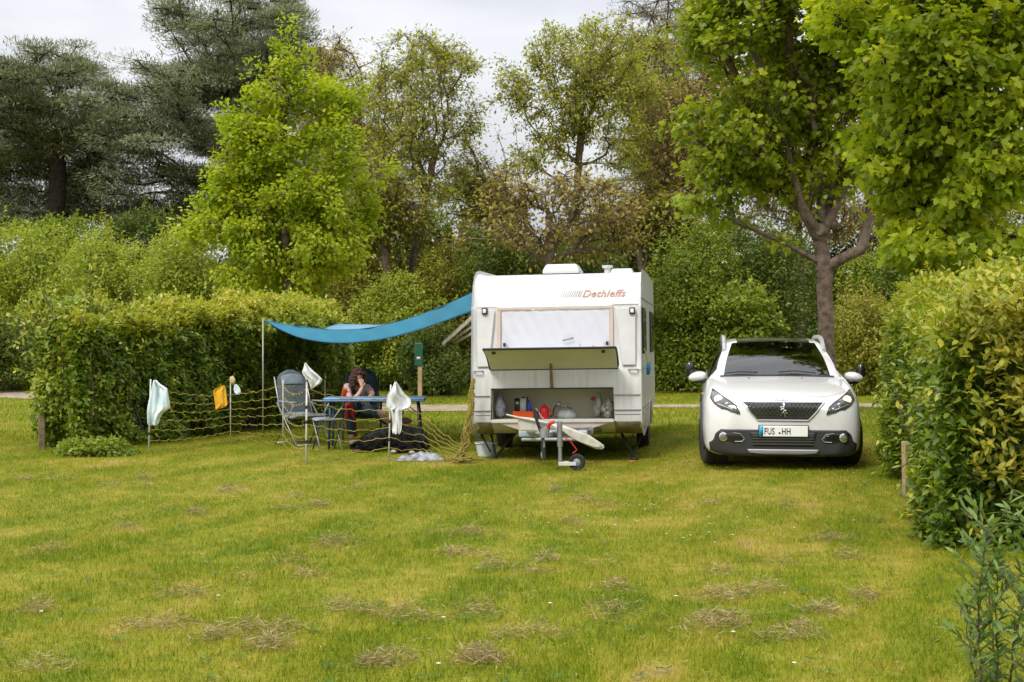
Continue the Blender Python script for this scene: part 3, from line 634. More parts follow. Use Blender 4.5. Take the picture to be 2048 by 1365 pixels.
    rng = keep
    return t, c0
hl, _ = hedge('hornbeam_hedge', 'dark green hornbeam hedge with yellowing top behind the rope fence', [(-6.0,17.9),(-3.15,25.6),(-4.6,26.8),(-6.95,19.7)], 1.92, 2.25, 95000, .085, L_HEDGE, 5, topyel=.30, under=.15)
hr, c0r = hedge('hornbeam_hedge', 'tall leafy hedge right of the white car, running towards the camera', [(3.12,9.5),(5.12,17.8),(7.4,17.8),(6.2,9.3)], 1.68, 2.02, 120000, .078, L_HEDGE, 6, topyel=.22, under=.0)
# golden and copper young leaves on the near right part of the hedge
ns = 430; pz = rng.uniform(.5, 1.95, ns); py_ = rng.uniform(9.1, 10.6, ns); pxm = 3.2+1.3*rng.random(ns)**.7
a = np.column_stack([pxm-c0r[0], np.where(rng.random(ns) < .7, 9.35, py_)-c0r[1], np.where(rng.random(ns) < .7, pz*.9, 1.72)])
d = unit(np.array([-.1,-.7,.5])+rdir(ns)*.5); Ln = rng.uniform(.12, .32, ns)[:, None]; rep = 7
kk = np.repeat(np.arange(ns), rep); s_ = np.tile(np.linspace(.1, 1, rep), ns)[:, None]; mm = len(kk)
pw = np.clip((pxm-3.3)/1.0, 0, 1)[kk]
leaves('copper_leaves', a[kk]+d[kk]*Ln[kk]*s_, d[kk]*.5+rdir(mm)*.8, rdir(mm)*.4+np.array([0,-.3,1.]), .085, .042, L_COPPER, hr, pw*.5+.3*rng.random(mm)+.2*rng.random(ns)[kk], 'hex')
segs('copper_twigs', a, a+d*Ln, np.full(ns, .003), np.full(ns, .0012), BARK_TWIG, hr, 3)
# taller bushy growth in front of the left hedge end, and low growth at its foot
bush('climbing_shrub', 'round leaved bush covering the left end of the hornbeam hedge', 19.1, 165, 618, 78, L_HEDGE, 15000, .085, None, .75, 301, 16, shape='hex')
bush('low_weeds', 'low brambles at the foot of the hedge beside the left short post', 17.5, 200, 880, 82, L_MID, 2600, .06, None, .35, 302, 8)
# sparse foreground shrub at lower right
t = empty('young_shrub', (1.95, 5.35, 0), label='sparse young shrub with blue-green leaves in the lower right corner', cat='shrub')
A, B, ra, LC, LD = [], [], [], [], []
rg = np.random.default_rng(77)
for i in range(17):
    p = np.array([rg.uniform(-.08, .6), rg.uniform(-.3, .35), -.02]); hgt = rg.uniform(.35, .98); d = np.array([rg.uniform(-.16, .12), rg.uniform(-.1, .1), 1.0]); k = int(hgt/.032)
    for j in range(k):
        q = p+d*(hgt/k)+rg.normal(0, .004, 3); A.append(p); B.append(q); ra.append(.005*(1-j/k)+.0015)
        if j > k*.08:
            for _ in range(3 if j < k*.75 else 4):
                g = rg.uniform(0, 6.28); LC.append(q); LD.append([math.cos(g), math.sin(g), .75])
            if rg.random() < .45:
                g = rg.uniform(0, 6.28); e = np.array([math.cos(g)*.7, math.sin(g)*.7, .65])*rg.uniform(.08, .22); A.append(q); B.append(q+e); ra.append(.002)
                for s2 in np.linspace(.2, 1, 7): LC.append(q+e*s2); LD.append(list(e/np.linalg.norm(e)+rg.normal(0, .8, 3)))
        p = q
segs('stems', A, B, ra, np.array(ra)*.85, bark('stem_green_brown', (.15,.10,.06)), t, 4)
LC = np.array(LC); LD = np.array(LD); m = len(LC)
leaves('foliage', LC, LD, np.array([0,0,1.])+rg.normal(0, .35, (m, 3)), rg.uniform(.04, .085, m), rg.uniform(.015, .028, m), L_BLUE, t, rg.random(m), 'hex')
# ---- raked-up dead grass, daisies
CL = [(460,150),(605,155),(590,120),(260,125),(100,125),(920,175),(950,172),(1210,200),(1310,235),(1160,250),(800,268),(690,250),(510,325),(1195,465),(1270,520),(1240,512),(1000,530),(760,600),(1410,655),(1520,680),(1660,695),(980,745),(1020,740),(1100,820),(1090,795),(1165,745),(870,780),(1940,350),(1860,425),(1910,435),(1950,670),(1640,860),(1520,885),(1350,400),(1395,380),(620,730),(700,720),(150,660)]
CL = [(x/2.048, 900+y/2.048) for x, y in CL]+[(900+x/2.048, 900+y/2.048) for x, y in
      [(100,345),(40,430),(185,485),(400,455),(350,510),(620,485),(115,670),(80,860),(130,845),(170,860),(110,880),(240,775),(380,755),(650,660),(655,690),(680,570),(1075,235),(1110,505),(1130,590),(1080,620),(1160,600),(1110,705),(1150,715),(1060,715),(1290,575),(1360,465),(1700,605),(1480,665),(1550,670),(1450,745),(1550,370),(550,215),(660,235),(430,175),(1620,440),(1385,255)]]
hc, hd, hn, hl_ = [], [], [], []
rg = np.random.default_rng(5)
for (px, py) in CL+[(rg.uniform(0, 1750), rg.uniform(960, 1340)) for _ in range(8)]:
    bx, by = smudge(px, py); n = int(rg.uniform(50, 200)); rx = rg.uniform(.035, .11); ry = rg.uniform(.04, .085)
    p = rg.normal(size=(n, 2))*np.array([rx, ry]); hz = .065*np.exp(-(p[:, 0]/rx)**2*.5-(p[:, 1]/ry)**2*.5)*rg.random(n)*1.3+.012
    x, y = bx+p[:, 0], by+p[:, 1]; g = rg.uniform(0, 6.28, n)
    hc.append(np.column_stack([x, y, gh(x, y)+hz])); hd.append(np.column_stack([np.cos(g), np.sin(g), rg.normal(0, .35, n)])); hl_.append(rg.uniform(.03, .085, n))
n = 7000; y = 5.2+13*rg.random(n)**1.1; x = rg.uniform(-1, 1, n)*(.44*y+.4); k = rg.random(n) < (.15+dryness(x, y)*1.2); x, y = x[k], y[k]; n = len(x); g = rg.uniform(0, 6.28, n)
hc.append(np.column_stack([x, y, gh(x, y)+rg.uniform(.012, .04, n)])); hd.append(np.column_stack([np.cos(g), np.sin(g), rg.normal(0, .2, n)])); hl_.append(rg.uniform(.02, .06, n))
hc = np.vstack(hc); hd = np.vstack(hd); hl_ = np.concatenate(hl_); m = len(hc)
o = leaves('dry_grass_clumps', hc, hd, rdir(m), hl_, np.full(m, .0045), leafmat('hay', [(0,(.20,.155,.07)),(.5,(.34,.26,.13)),(1,(.48,.37,.20))], .15, rough=.8, spec=.1), None, rng.random(m))
tag(o, 'tufts of raked dead grass lying on the lawn', 'dead grass', None, 'stuff')
n = 260; y = 5.4+11*rg.random(n); x = rg.uniform(-1, 1, n)*.42*y; rep = 9; k = np.repeat(np.arange(n), rep); g = np.tile(np.arange(rep)*.7, n)+rg.uniform(0, .5, n*rep)
o = leaves('lawn_weeds', np.column_stack([x[k]+rg.normal(0, .02, n*rep), y[k]+rg.normal(0, .02, n*rep), gh(x[k], y[k])+.022]), np.column_stack([np.cos(g), np.sin(g), 0*g+.25]), np.tile([0,0,1.], (n*rep, 1)), rg.uniform(.025, .05, n*rep), rg.uniform(.012, .02, n*rep),
    leafmat('weed_leaf', [(0,(.05,.12,.012)),(1,(.12,.22,.025))], .3), None, rg.random(n*rep), 'hex')
tag(o, 'small broad leaved weeds spread through the turf', 'weeds', None, 'stuff')
dz = [(900+x/2.048, 900+y/2.048) for x, y in [(410,660),(1410,910),(1335,555),(1085,400),(895,220),(835,245),(825,242),(800,262),(885,225),(1160,780),(925,628),(1330,218),(850,155),(985,370),(1630,120),(1770,118),(775,246),(1138,272),(1585,105)]]+[(437,1205),(83,1238),(887,1250),(877,1344)]
q = np.array([smudge(*p) for p in dz]+[smudge(rg.uniform(900, 1750), rg.uniform(935, 1100)) for _ in range(40)])
c = np.column_stack([q, gh(q[:, 0], q[:, 1])+.045]); k = np.repeat(np.arange(len(c)), 9); g = np.tile(np.arange(9)*.698, len(c))
o = leaves('daisies', c[k], np.column_stack([np.cos(g), np.sin(g), 0*g+.15]), np.tile([0,0,1.], (len(k), 1)), .013, .009, leafmat('petal', [(0,(.75,.75,.73)),(1,(.8,.8,.8))], .1), None, rng.random(len(k)), 'oval', 0)
tag(o, 'tiny white daisies scattered in the lawn', 'daisies', None, 'stuff')
# ================================================================ caravan
WHITE = mat('caravan_white', (.63,.63,.625), .38, var=.04, scale=2.5, coat=.15, bump=.05, bscale=120)
WHITE2 = mat('plastic_white', (.58,.58,.57), .45, var=.05)
BEIGE = mat('caravan_beige', (.50,.43,.37), .6, var=.08, scale=3)
PINKB = mat('window_frame_pinkish', (.55,.42,.35), .5, var=.06)
INNER = mat('locker_beige', (.60,.57,.43), .7, var=.08, scale=3)
OLIVE = mat('hatch_inner', (.60,.58,.42), .75, var=.06, scale=2)
RUB = mat('rubber_black', (.018,.018,.018), .75, var=.1)
BLK = mat('black_plastic', (.022,.022,.024), .55, var=.15, scale=12)
GREYP = mat('grey_plastic', (.30,.30,.31), .5)
GALV = mat('galvanised_steel', (.42,.43,.44), .45, metal=.7, var=.2, scale=14)
DARKM = mat('dark_steel', (.05,.05,.055), .5, metal=.5, var=.2)
CHROME = mat('chrome', (.75,.75,.74), .12, metal=1, var=.02)
def streaks(m, amt):
    t = m.node_tree; b_ = t.nodes['Principled BSDF']; old = b_.inputs['Base Color'].links[0].from_socket
    co = N(t, 'ShaderNodeTexCoord'); mp_ = N(t, 'ShaderNodeMapping'); mp_.inputs['Scale'].default_value = (14, 14, .9); n = N(t, 'ShaderNodeTexNoise'); n.inputs['Scale'].default_value = 1.5; n.inputs['Detail'].default_value = 6
    r = N(t, 'ShaderNodeValToRGB'); r.color_ramp.elements[0].position = .48; r.color_ramp.elements[0].color = (1,1,1,1); r.color_ramp.elements[1].position = .75; r.color_ramp.elements[1].color = (1-amt, 1-amt*1.05, 1-amt*1.3, 1)
    mx_ = N(t, 'ShaderNodeMix', data_type='RGBA', blend_type='MULTIPLY'); mx_.inputs['Factor'].default_value = 1
    t.links.new(co.outputs['Object'], mp_.inputs[0]); t.links.new(mp_.outputs[0], n.inputs['Vector']); t.links.new(n.outputs['Fac'], r.inputs[0])
    t.links.new(old, mx_.inputs['A']); t.links.new(r.outputs[0], mx_.inputs['B']); t.links.new(mx_.outputs['Result'], b_.inputs['Base Color'])
streaks(WHITE, .17)
SILV = mat('silver_paint', (.30,.30,.31), .4, metal=.5, var=.05)
def frame(loc, rz, ry=0):
    return Matrix.Translation(loc) @ Matrix.Rotation(rz, 4, 'Z') @ Matrix.Rotation(ry, 4, 'Y')
CVL = (.578, 16.6, 0.0); CVR = R(-8.4); CVM = frame(CVL, CVR, R(-.9)); CVI = CVM.inverted()
cv = empty('caravan', CVL, (0, R(-.9), CVR), label='white touring caravan with its front storage hatch propped open', cat='caravan')
def lc(px, py, D): return CVI @ P(px, py, D)
def fz(py, s=158.0): return EYE-(py-684)/s
PROF = [(4.30,.55),(4.30,2.15),(4.22,2.34),(4.05,2.42),(2.4,2.44),(.72,2.43),(.48,2.405),(.32,2.34),(.22,2.23),(.16,2.08),(.135,1.99),(.10,1.975),(.085,1.7),(.05,1.42),(.02,1.22),(.0,1.17),
        (-.012,.935),(-.022,.74),(-.03,.66),(-.022,.655),(-.025,.60),(-.035,.595),(-.035,.542),(-.03,.505),(.10,.42),(.30,.345),(.62,.335)]
def inset(prof, d):
    n = len(prof); res = []
    for i in range(n):
        a = Vector(prof[max(0, i-1)]); b = Vector(prof[min(n-1, i+1)]); t = (b-a).normalized(); nn = Vector((t.y, -t.x)) # inward for this winding
        res.append((prof[i][0]+nn.x*d, prof[i][1]+nn.y*d))
    return res
HW = 1.09; OU0, OU1 = -.834, .73; OZ1, OZ0 = .935, .542
cols = [-HW,-1.078,-1.05,-1.01,-.95,OU0,-.5,0,.4,OU1,.95,1.05,1.072,HW-.004,HW]
insd = [.07,.028,.008,0,0,0,0,0,0,0,0,.0,.006,.02,.045]
mb = MB(); G = []
IN = {d: inset(PROF, d) for d in set(insd)}
for i in range(len(PROF)): G.append([(c, IN[d][i][0], IN[d][i][1]) for c, d in zip(cols, insd)])
vs = [q for r in G for q in r]; nc = len(cols); fs = []
for i in range(len(PROF)-1):
    for j in range(nc-1):
        za, zb = PROF[i][1], PROF[i+1][1]
        if PROF[i][0] < .0 and za <= OZ1+.001 and zb >= OZ0-.001 and cols[j] >= OU0-.001 and cols[j+1] <= OU1+.001: continue
        fs.append((i*nc+j, i*nc+j+1, (i+1)*nc+j+1, (i+1)*nc+j))
fs.append(tuple(i*nc for i in range(len(PROF)))); fs.append(tuple(i*nc+nc-1 for i in range(len(PROF)))[::-1])
mb.add(vs, fs); body = mb.build('body', WHITE, cv, angle=32)
mb = MB(); mb.box((0, 2.4, .33), (2.1, 3.7, .03)); mb.box((0, 4.28, .44), (2.1, .03, .24)); mb.build('underfloor', DARKM, cv)
# beige locker lining
mb = MB(); y0, y1 = -.018, .50; a0, a1, z0, z1 = OU0-.002, OU1+.002, OZ0-.002, OZ1+.03
mb.add([(a0,y1,z0),(a1,y1,z0),(a1,y1,z1),(a0,y1,z1)], [(0,1,2,3)])
mb.add([(a0,y0,z0),(a0,y1,z0),(a0,y1,z1),(a0,y0,OZ1)], [(0,1,2,3)]); mb.add([(a1,y0,z0),(a1,y1,z0),(a1,y1,z1),(a1,y0,OZ1)], [(0,1,2,3)])
mb.add([(a0,y0,z0),(a1,y0,z0),(a1,y1,z0),(a0,y1,z0)], [(0,1,2,3)]); mb.add([(a0,y0,OZ1),(a1,y0,OZ1),(a1,y1,z1),(a0,y1,z1)], [(0,1,2,3)])
lock = mb.build('storage_locker', INNER, cv, smooth=False)
mb = MB(); mb.tube([(a0,-.045,OZ0),(a0,-.045,OZ1),(a1,-.045,OZ1),(a1,-.045,OZ0)], .008, 6); mb.build('rubber_seal', RUB, lock)
mb = MB(); mb.box(((a0+a1)/2, -.045, OZ0-.022), (a1-a0, .05, .04)); mb.build('sill', WHITE2, lock, bevel=.006)
# rubber rails and grey bands
mb = MB()
mb.tube([(-1.06,.118,1.985),(-.78,.118,1.985),(-.74,.10,1.972),(.70,.10,1.972),(.75,.118,1.99),(1.06,.118,1.99)], .009, 6); mb.build('front_rail', GREYP, cv)
for sx_ in (-1, 1):
    x0, x1 = (-1.085, OU0-.01) if sx_ < 0 else (OU1+.01, 1.085)
    for z in (.845, .655, .60):
        mb = MB(); mb.box(((x0+x1)/2, -.028-.006*(z < .7), z), (x1-x0-.02, .014, .008)); mb.build('trim_strip', GREYP, cv)
    mb = MB(); mb.add([(x0,-.034,.508),(x1,-.034,.508),(x1-.02*(sx_>0),.22,.345),(x0+.02*(sx_<0),.22,.345)], [(0,1,2,3)]); mb.build('corner_skirt', mat('skirt_shade_brown', (.26,.22,.14), .7, var=.2), cv, solid=.006)  # olive brown holds painted shade, as these corners face down
mb = MB(); mb.add([(-.82,-.055,.52),(.77,-.055,.52),(.34,-.035,.385),(-.42,-.035,.385),(-.82,-.02,.52),(.77,-.02,.52),(.34,-.005,.385),(-.42,-.005,.385)],
                  [(0,1,2,3),(7,6,5,4),(0,4,5,1),(1,5,6,2),(2,6,7,3),(3,7,4,0)]); mb.build('lower_front_panel', mat('lower_beige', (.60,.50,.43), .6, var=.1), cv, bevel=.006)
# front window: pinkish side strips, white blind, acrylic pane
wn = MB(); 
for x in (-.735, .715): wn.box((x, .062, 1.68), (.045, .03, .56), rot=(R(-7), 0, 0))
wn.box((-.01, .092, 1.955), (1.50, .03, .03)); wf = wn.build('front_window', PINKB, cv, bevel=.006)
mb = MB(); G = []
for i in range(21):
    r_ = []
    for j in range(41):
        x = -.70+1.39*j/40; z = 1.42+.52*i/20; r_.append((x, .058+(z-1.42)*.085-.012+.006*float(vnoise(x*11, z*14, 0, 3))+.004*math.sin(x*40+z*18), z))
    G.append(r_)
mb.grid(G); mb.build('blind', mat('silver_blind', (.9,.9,.9), .35, metal=.15, var=.02), wf)
mb = MB(); mb.box((-.008, .035, 1.68), (1.40, .008, .53), rot=(R(-5.5), 0, 0)); mb.build('pane', glass('acrylic_pane', (.93,.93,.95)), wf, bevel=.003)
for x in (-.66, .66):
    mb = MB(); mb.box((x, .012, 1.50), (.035, .03, .05)); mb.build('window_latch', BLK, wf, bevel=.006)
mb = MB(); mb.box((.16, .016, 1.56), (.14, .004, .022), rot=(0, R(-12), 0)); mb.build('handle_strip', GREYP, wf)
# raised flanks either side of the window
for x0, x1, b0, b1 in [(-1.02,-.79,-1.02,-.86),(.77,1.02,.85,1.02)]:
    mb = MB(); mb.prism([(x0,1.95),(x1,1.95),(b1,1.22),(b0,1.22)], 0, .02); q = mb.build('flank_panel', WHITE2, cv, bevel=.008)
    q.location = (0, .088, 0)
    for v in q.data.vertices: v.co.y += -.03+(v.co.z-1.95)*.105
# corner lamps, grab handles
for px in (962, 1264.5):
    c = lc(px, 622, 16.5); c.y = .045; mb = MB(); mb.box(c, (.075, .06, .09)); q = mb.build('marker_lamp', BLK, cv, bevel=.015)
    mb = MB(); mb.box((c.x, c.y-.02, c.z), (.048, .03, .055)); mb.build('lamp_lens', mat('clear_lens', (.75,.75,.72), .15), q, bevel=.01)
for x in (-1.0, .985):
    mb = MB(); mb.tube([(x-.055,-.005,1.165),(x-.05,-.05,1.165),(x+.05,-.05,1.165),(x+.055,-.005,1.165)], .011, 7); mb.build('grab_handle', GREYP, cv)
# storage hatch, hinged at the top and standing out
H0, H1 = 1.175, 1.435; hx0, hx1 = -.845, .80
hp = MB(); G0, G1 = [], []
def hatch_pt(u, v, off):
    x = hx0+(hx1-hx0)*u; y = -.03-.60*v; z = H0+.012+(H1-H0)*v+.045*math.sin(v*math.pi)
    cx = .09; e = min(u, 1-u)*(hx1-hx0)
    if e < cx: y += .10*(1-math.sqrt(max(0, 1-(1-e/cx)**2)))*v
    return (x, y, z+off)
us = [0,.006,.015,.03,.05,.1,.25,.4,.5,.6,.75,.9,.95,.97,.985,.994,1]
T = [[hatch_pt(u, v/8, .012) for u in us] for v in range(9)]; Bq = [[hatch_pt(u, v/8, -.012) for u in us] for v in range(9)]
mb = MB(); mb.grid(T); ht = mb.build('storage_hatch', WHITE, cv, angle=60)
mb = MB(); mb.grid(Bq); mb.build('hatch_lining', OLIVE, ht)
mb = MB(); edge = [hatch_pt(0, v/8, 0) for v in range(9)]+[hatch_pt(u, 1, 0) for u in us[1:]]+[hatch_pt(1, v/8, 0) for v in range(7, -1, -1)]+[hatch_pt(0, 0, 0)]
mb.tube(edge, .016, 6); mb.build('edge_seal', RUB, ht)
for u in (.08, .91):
    p = hatch_pt(u, .84, -.03); mb = MB(); mb.box(p, (.045, .05, .03)); mb.build('hatch_latch', BLK, ht, bevel=.006)
mb = MB(); mb.tube([(-.05,-.15,1.26),(-.05,-.10,1.16)], .012, 8); mb.tube([(-.05,-.11,1.21),(-.052,-.045,.955)], .02, 9); mb.box((-.052,-.035,.945), (.05,.03,.03))
mb.build('hatch_strut', mat('strut_brass', (.22,.15,.06), .5, var=.2), cv)
# roof hatches and chimney
def roofbox(px0, px1, D, y, h):
    x0 = lc(px0, 540, D).x; x1 = lc(px1, 540, D).x; m_ = (x0+x1)/2; w_ = (x1-x0)/2
    mb = MB(); mb.add([(m_-w_,y-.3,2.44),(m_+w_,y-.3,2.44),(m_+w_,y+.3,2.44),(m_-w_,y+.3,2.44),(m_-w_,y-.3,2.44+h*.35),(m_+w_,y-.3,2.44+h*.35),(m_+w_,y+.3,2.44+h*.35),(m_-w_,y+.3,2.44+h*.35),
             (m_-w_*.85,y-.2,2.44+h),(m_+w_*.8,y-.2,2.44+h),(m_+w_*.8,y+.2,2.44+h),(m_-w_*.85,y+.2,2.44+h)],
             [(0,1,5,4),(1,2,6,5),(2,3,7,6),(3,0,4,7),(4,5,9,8),(5,6,10,9),(6,7,11,10),(7,4,8,11),(8,9,10,11)])
    return mb.build('roof_hatch', WHITE2, cv, bevel=.02)
roofbox(1090, 1163, 17.6, 1.0, .13); roofbox(1222, 1270, 19.4, 2.9, .16)
c = lc(1215, 540, 18.4); mb = MB(); M_ = Matrix.Translation((c.x, 1.9, 2.43))
mb.lathe([(.045,0),(.045,.13),(.075,.135),(.08,.165),(.075,.17)], 16, M_); mb.build('chimney', WHITE2, cv)
# side windows, vent, rubbing strip, wheels
mb = MB()
def sidewin(y0, y1, z0, z1, x):
    mb = MB(); s_ = 1 if x > 0 else -1
    mb.box((x, (y0+y1)/2, (z0+z1)/2), (.035, y1-y0, z1-z0)); q = mb.build('side_window', RUB, cv, bevel=.06, seg=3)
    mb = MB(); mb.box((x+s_*.014, (y0+y1)/2, (z0+z1)/2), (.02, y1-y0-.06, z1-z0-.06)); mb.build('pane', mat('dark_acrylic', (.02,.022,.02), .08, coat=.6), q, bevel=.05, seg=3)
sidewin(.22, 1.0, 1.36, 1.96, 1.095); sidewin(2.6, 3.6, 1.36, 1.96, 1.095); sidewin(.3, 1.2, 1.36, 1.96, -1.095); sidewin(2.9, 3.7, 1.36, 1.96, -1.095)
for s_ in (1, -1):
    for z in (.60, .66, 2.08):
        mb = MB(); mb.box((s_*1.093, 2.2, z), (.012, 4.0, .012)); mb.build('side_strip', GREYP, cv)
mb = MB(); mb.box((1.094, .55, .50), (.016, .5, .22))
for k in range(6): mb.box((1.102, .55, .42+k*.03), (.012, .44, .010))
mb.build('side_vent', BEIGE, cv)
mb = MB(); mb.box((-1.098, 2.0, 1.3), (.02, .62, 1.72)); dr = mb.build('entrance_door', WHITE2, cv, bevel=.02)
mb = MB(); mb.box((-1.115, 2.22, 1.15), (.03, .10, .06)); mb.build('handle', BLK, dr, bevel=.008)
for s_ in (1, -1):
    pr = [(-.10,.42),(-.09,.31),(.09,.31),(.10,.42)]
    M_ = Matrix.Translation((s_*1.0, 2.15, .315)) @ Matrix.Rotation(R(90), 4, 'Y')
    mb = MB(); mb.lathe([(.20,-.08),(.30,-.085),(.318,-.05),(.318,.05),(.30,.085),(.20,.08)], 32, M_); wh = mb.build('wheel', RUB, cv, angle=30)
    mb = MB(); mb.lathe([(.205,-.07),(.205,.07),(.17,.078),(.12,.05),(.05,.07),(.03,.085)] if s_ > 0 else [(.03,-.085),(.05,-.07),(.12,-.05),(.17,-.078),(.205,-.07),(.205,.07)], 28, M_); mb.build('rim', SILV, wh, angle=30)
    mb = MB(); mb.tube([(s_*1.096, 2.15+.40*math.cos(R(a)), .33+.36*math.sin(R(a))) for a in range(0, 181, 12)], .02, 6); mb.build('wheel_arch', BEIGE, cv)
    G = [[(s_*q, 2.15+.40*math.cos(R(a)), .33+.36*math.sin(R(a))) for q in (1.0955, 1.092)]+[] for a in range(0, 181, 12)]
    mb = MB(); n_ = 16; ring = [(s_*1.0945, 2.15+.385*math.cos(R(a)), .33+.35*math.sin(R(a))) for a in range(0, 181, 12)]; mb.add(ring, [tuple(range(len(ring)))]); mb.build('wheel_well', DARKM, cv)
# chassis: A-frame, hitch, jockey wheel, corner steadies
mb = MB()
for s_ in (-1, 1): mb.tube([(s_*.62, .9, .40), (s_*.56, .25, .40), (s_*.06, -1.05, .42)], .038, 4)
mb.box((0, -.1, .40), (.95, .05, .07)); mb.build('drawbar', GALV, cv)
mb = MB(); mb.box((-.0, -.42, .385), (.86, .06, .085)); mb.box((0, -.42, .315), (.80, .05, .045)); mb.build('front_bumper_plate', mat('plate_blue_grey', (.42,.47,.52), .5, var=.15), cv, bevel=.02)
mb = MB(); mb.tube([(-.03,-1.0,.44),(0,-1.3,.45)], [.055,.045], 10); mb.tube([(0,-1.3,.50),(0,-1.3,.40)], .055, 12); q = mb.build('hitch_coupling', GALV, cv)
mb = MB(); mb.tube([(.02,-1.15,.46),(.05,-1.20,.56),(.11,-1.2,.58)], .022, 8); mb.build('hitch_lever', mat('red_plastic', (.55,.03,.02), .4), q)
mb = MB(); mb.tube([(-.06,-1.12,.44),(-.09,-1.16,.55),(-.17,-1.12,.78)], [.016,.02,.014], 8); mb.build('handbrake_lever', BLK, cv)
mb = MB(); mb.tube([(-.03,-1.2,.40),(-.035,-1.2,.30),(-.03,-1.2,.26)], .022, 8); mb.tube([(-.03,-1.2,.27),(-.02,-1.2,.15)], .028, 8); mb.build('plug_cable', DARKM, cv)
mb = MB()
for k in range(9): a = k*.7; mb.ell((-.03+.012*math.sin(a), -1.21, .36-k*.025), (.018, .012, .017), 8, 5)
mb.build('safety_chain', GALV, cv)
jx, jy = .165, -1.14
mb = MB(); mb.tube([(jx,jy,.58),(jx,jy,.28)], .034, 12); mb.tube([(jx,jy,.30),(jx,jy,.05)], .024, 10); jk = mb.build('jockey_tube', GALV, cv)
mb = MB(); mb.box((jx-.02, jy+.03, .42), (.13, .09, .06)); mb.build('clamp', DARKM, jk, bevel=.01)
mb = MB(); mb.box((jx+.09, jy-.045, .08), (.21, .012, .045)); mb.box((jx+.09, jy+.045, .08), (.21, .012, .045)); mb.build('fork', WHITE2, jk, bevel=.004)
M_ = Matrix.Translation((jx+.20, jy, .095)) @ Matrix.Rotation(R(90), 4, 'X')
mb = MB(); mb.lathe([(.05,-.03),(.085,-.035),(.098,-.02),(.098,.02),(.085,.035),(.05,.03)], 24, M_); jw = mb.build('jockey_wheel', RUB, cv, angle=30)
mb = MB(); mb.lathe([(.05,-.028),(.05,.028),(.015,.04)], 16, M_); mb.build('hub', SILV, jw)
mb = MB(); mb.tube([(jx+.02,jy,.40),(jx+.12,jy-.03,.36),(jx+.20,jy,.24),(jx+.15,jy,.20)], .008, 6); mb.build('breakaway_cable', mat('red_plastic', (.55,.03,.02)), cv)
for s_, (fx, kx) in ((-1, (-.86, -.70)), (1, (.97, .83))):
    ft = (fx, .28, .015)
    mb = MB(); mb.tube([(kx+s_*-.06+(.08 if s_ < 0 else -.02), .55, .40), ft], .02, 4); mb.tube([(fx-.02*s_, .30, .02), (fx+s_*.10-(.0), .62, .36)], .014, 4)
    mb.tube([(fx-.22 if s_ < 0 else fx-.20, .45, .36), (fx-.05, .30, .10)], .012, 4)
    mb.box((fx, .28, .012), (.10, .10, .02)); mb.build('corner_steady', DARKM, cv)
# lettering
def text(name, s, size, M, m, parent, shear=0, ext=.0015, xs_=1, off=.012):
    cu = bpy.data.curves.new(name, 'FONT'); cu.body = s; cu.size = size; cu.shear = shear; cu.extrude = ext; cu.align_x = 'LEFT'; cu.offset = size*off; cu.space_character = 1.06
    ob = bpy.data.objects.new(name, cu); S.collection.objects.link(ob)
    me = bpy.data.meshes.new_from_object(ob.evaluated_get(bpy.context.evaluated_depsgraph_get())); S.collection.objects.unlink(ob); bpy.data.objects.remove(ob)
    me.transform(M @ Matrix.Diagonal((xs_, 1, 1, 1))); me.materials.clear(); me.materials.append(m)
    return link(bpy.data.objects.new(name, me), parent)
FADE = mat('faded_red_lettering', (.50,.28,.24), .6, var=.2, scale=30); STR = mat('faded_grey_lettering', (.36,.35,.36), .6, var=.2, scale=30)
def fronty(z):
    for (ya, za), (yb, zb) in zip(PROF, PROF[1:]):
        if za >= z >= zb and ya < 1: return ya+(yb-ya)*(z-za)/(zb-za)
    return 0
zt = 2.10; lean = math.atan2(fronty(2.17)-fronty(2.09), .08)
M_ = Matrix.Translation((.33, fronty(zt)-.006, zt)) @ Matrix.Rotation(R(90)-lean, 4, 'X')
text('name_lettering', 'Dethleffs', .135, M_, FADE, cv, shear=.35, xs_=1.06, off=.018)
mb = MB()
for k in range(11):
    x = .305-k*.028; a = .006*(1-k/13)+.001; x_ = x
    mb.add([(x_-a, fronty(zt)-.006, zt), (x_+a, fronty(zt)-.006, zt), (x_+a+.035, fronty(zt+.085)-.006, zt+.085), (x_-a+.035, fronty(zt+.085)-.006, zt+.085)], [(0,1,2,3)])
mb.build('name_stripes', STR, cv)
# --- things in and around the caravan
def put(name, label, cat, loc, m, mk, group=None, kids=()):
    mb = MB(); mk(mb); w_ = CVM @ Vector(loc)
    o = mb.build(name, m); o.location = w_; o.rotation_euler = (0, 0, CVR); tag(o, label, cat, group); return o
def kid(o, name, m, mk, **k):
    mb = MB(); mk(mb); return mb.build(name, m, o, **k)
FZ = OZ0
lx = lambda px, D=16.75: lc(px, 800, D).x
def tub(mb, w_, d, h, t=.006, flare=1.12):
    def ring(f, z, e=0): return [(-w_/2*f+e, -d/2*f+e, z), (w_/2*f-e, -d/2*f+e, z), (w_/2*f-e, d/2*f-e, z), (-w_/2*f+e, d/2*f-e, z)]
    a, b, c, e = ring(1, 0), ring(flare, h), ring(flare, h, t), ring(1, t*2, t)
    mb.add(a+b+c+e, [(3,2,1,0)]+[(i,(i+1)%4,4+(i+1)%4,4+i) for i in range(4)]+[(4+i,4+(i+1)%4,8+(i+1)%4,8+i) for i in range(4)]+[(8+i,8+(i+1)%4,12+(i+1)%4,12+i) for i in range(4)]+[(12,13,14,15)])
put('storage_bin', 'orange-red plastic bin in the open front locker', 'bin', (lx(1046.5), .17, FZ), mat('orange_red', (.75,.09,.01), .4), lambda m: tub(m, .25, .2, .10))
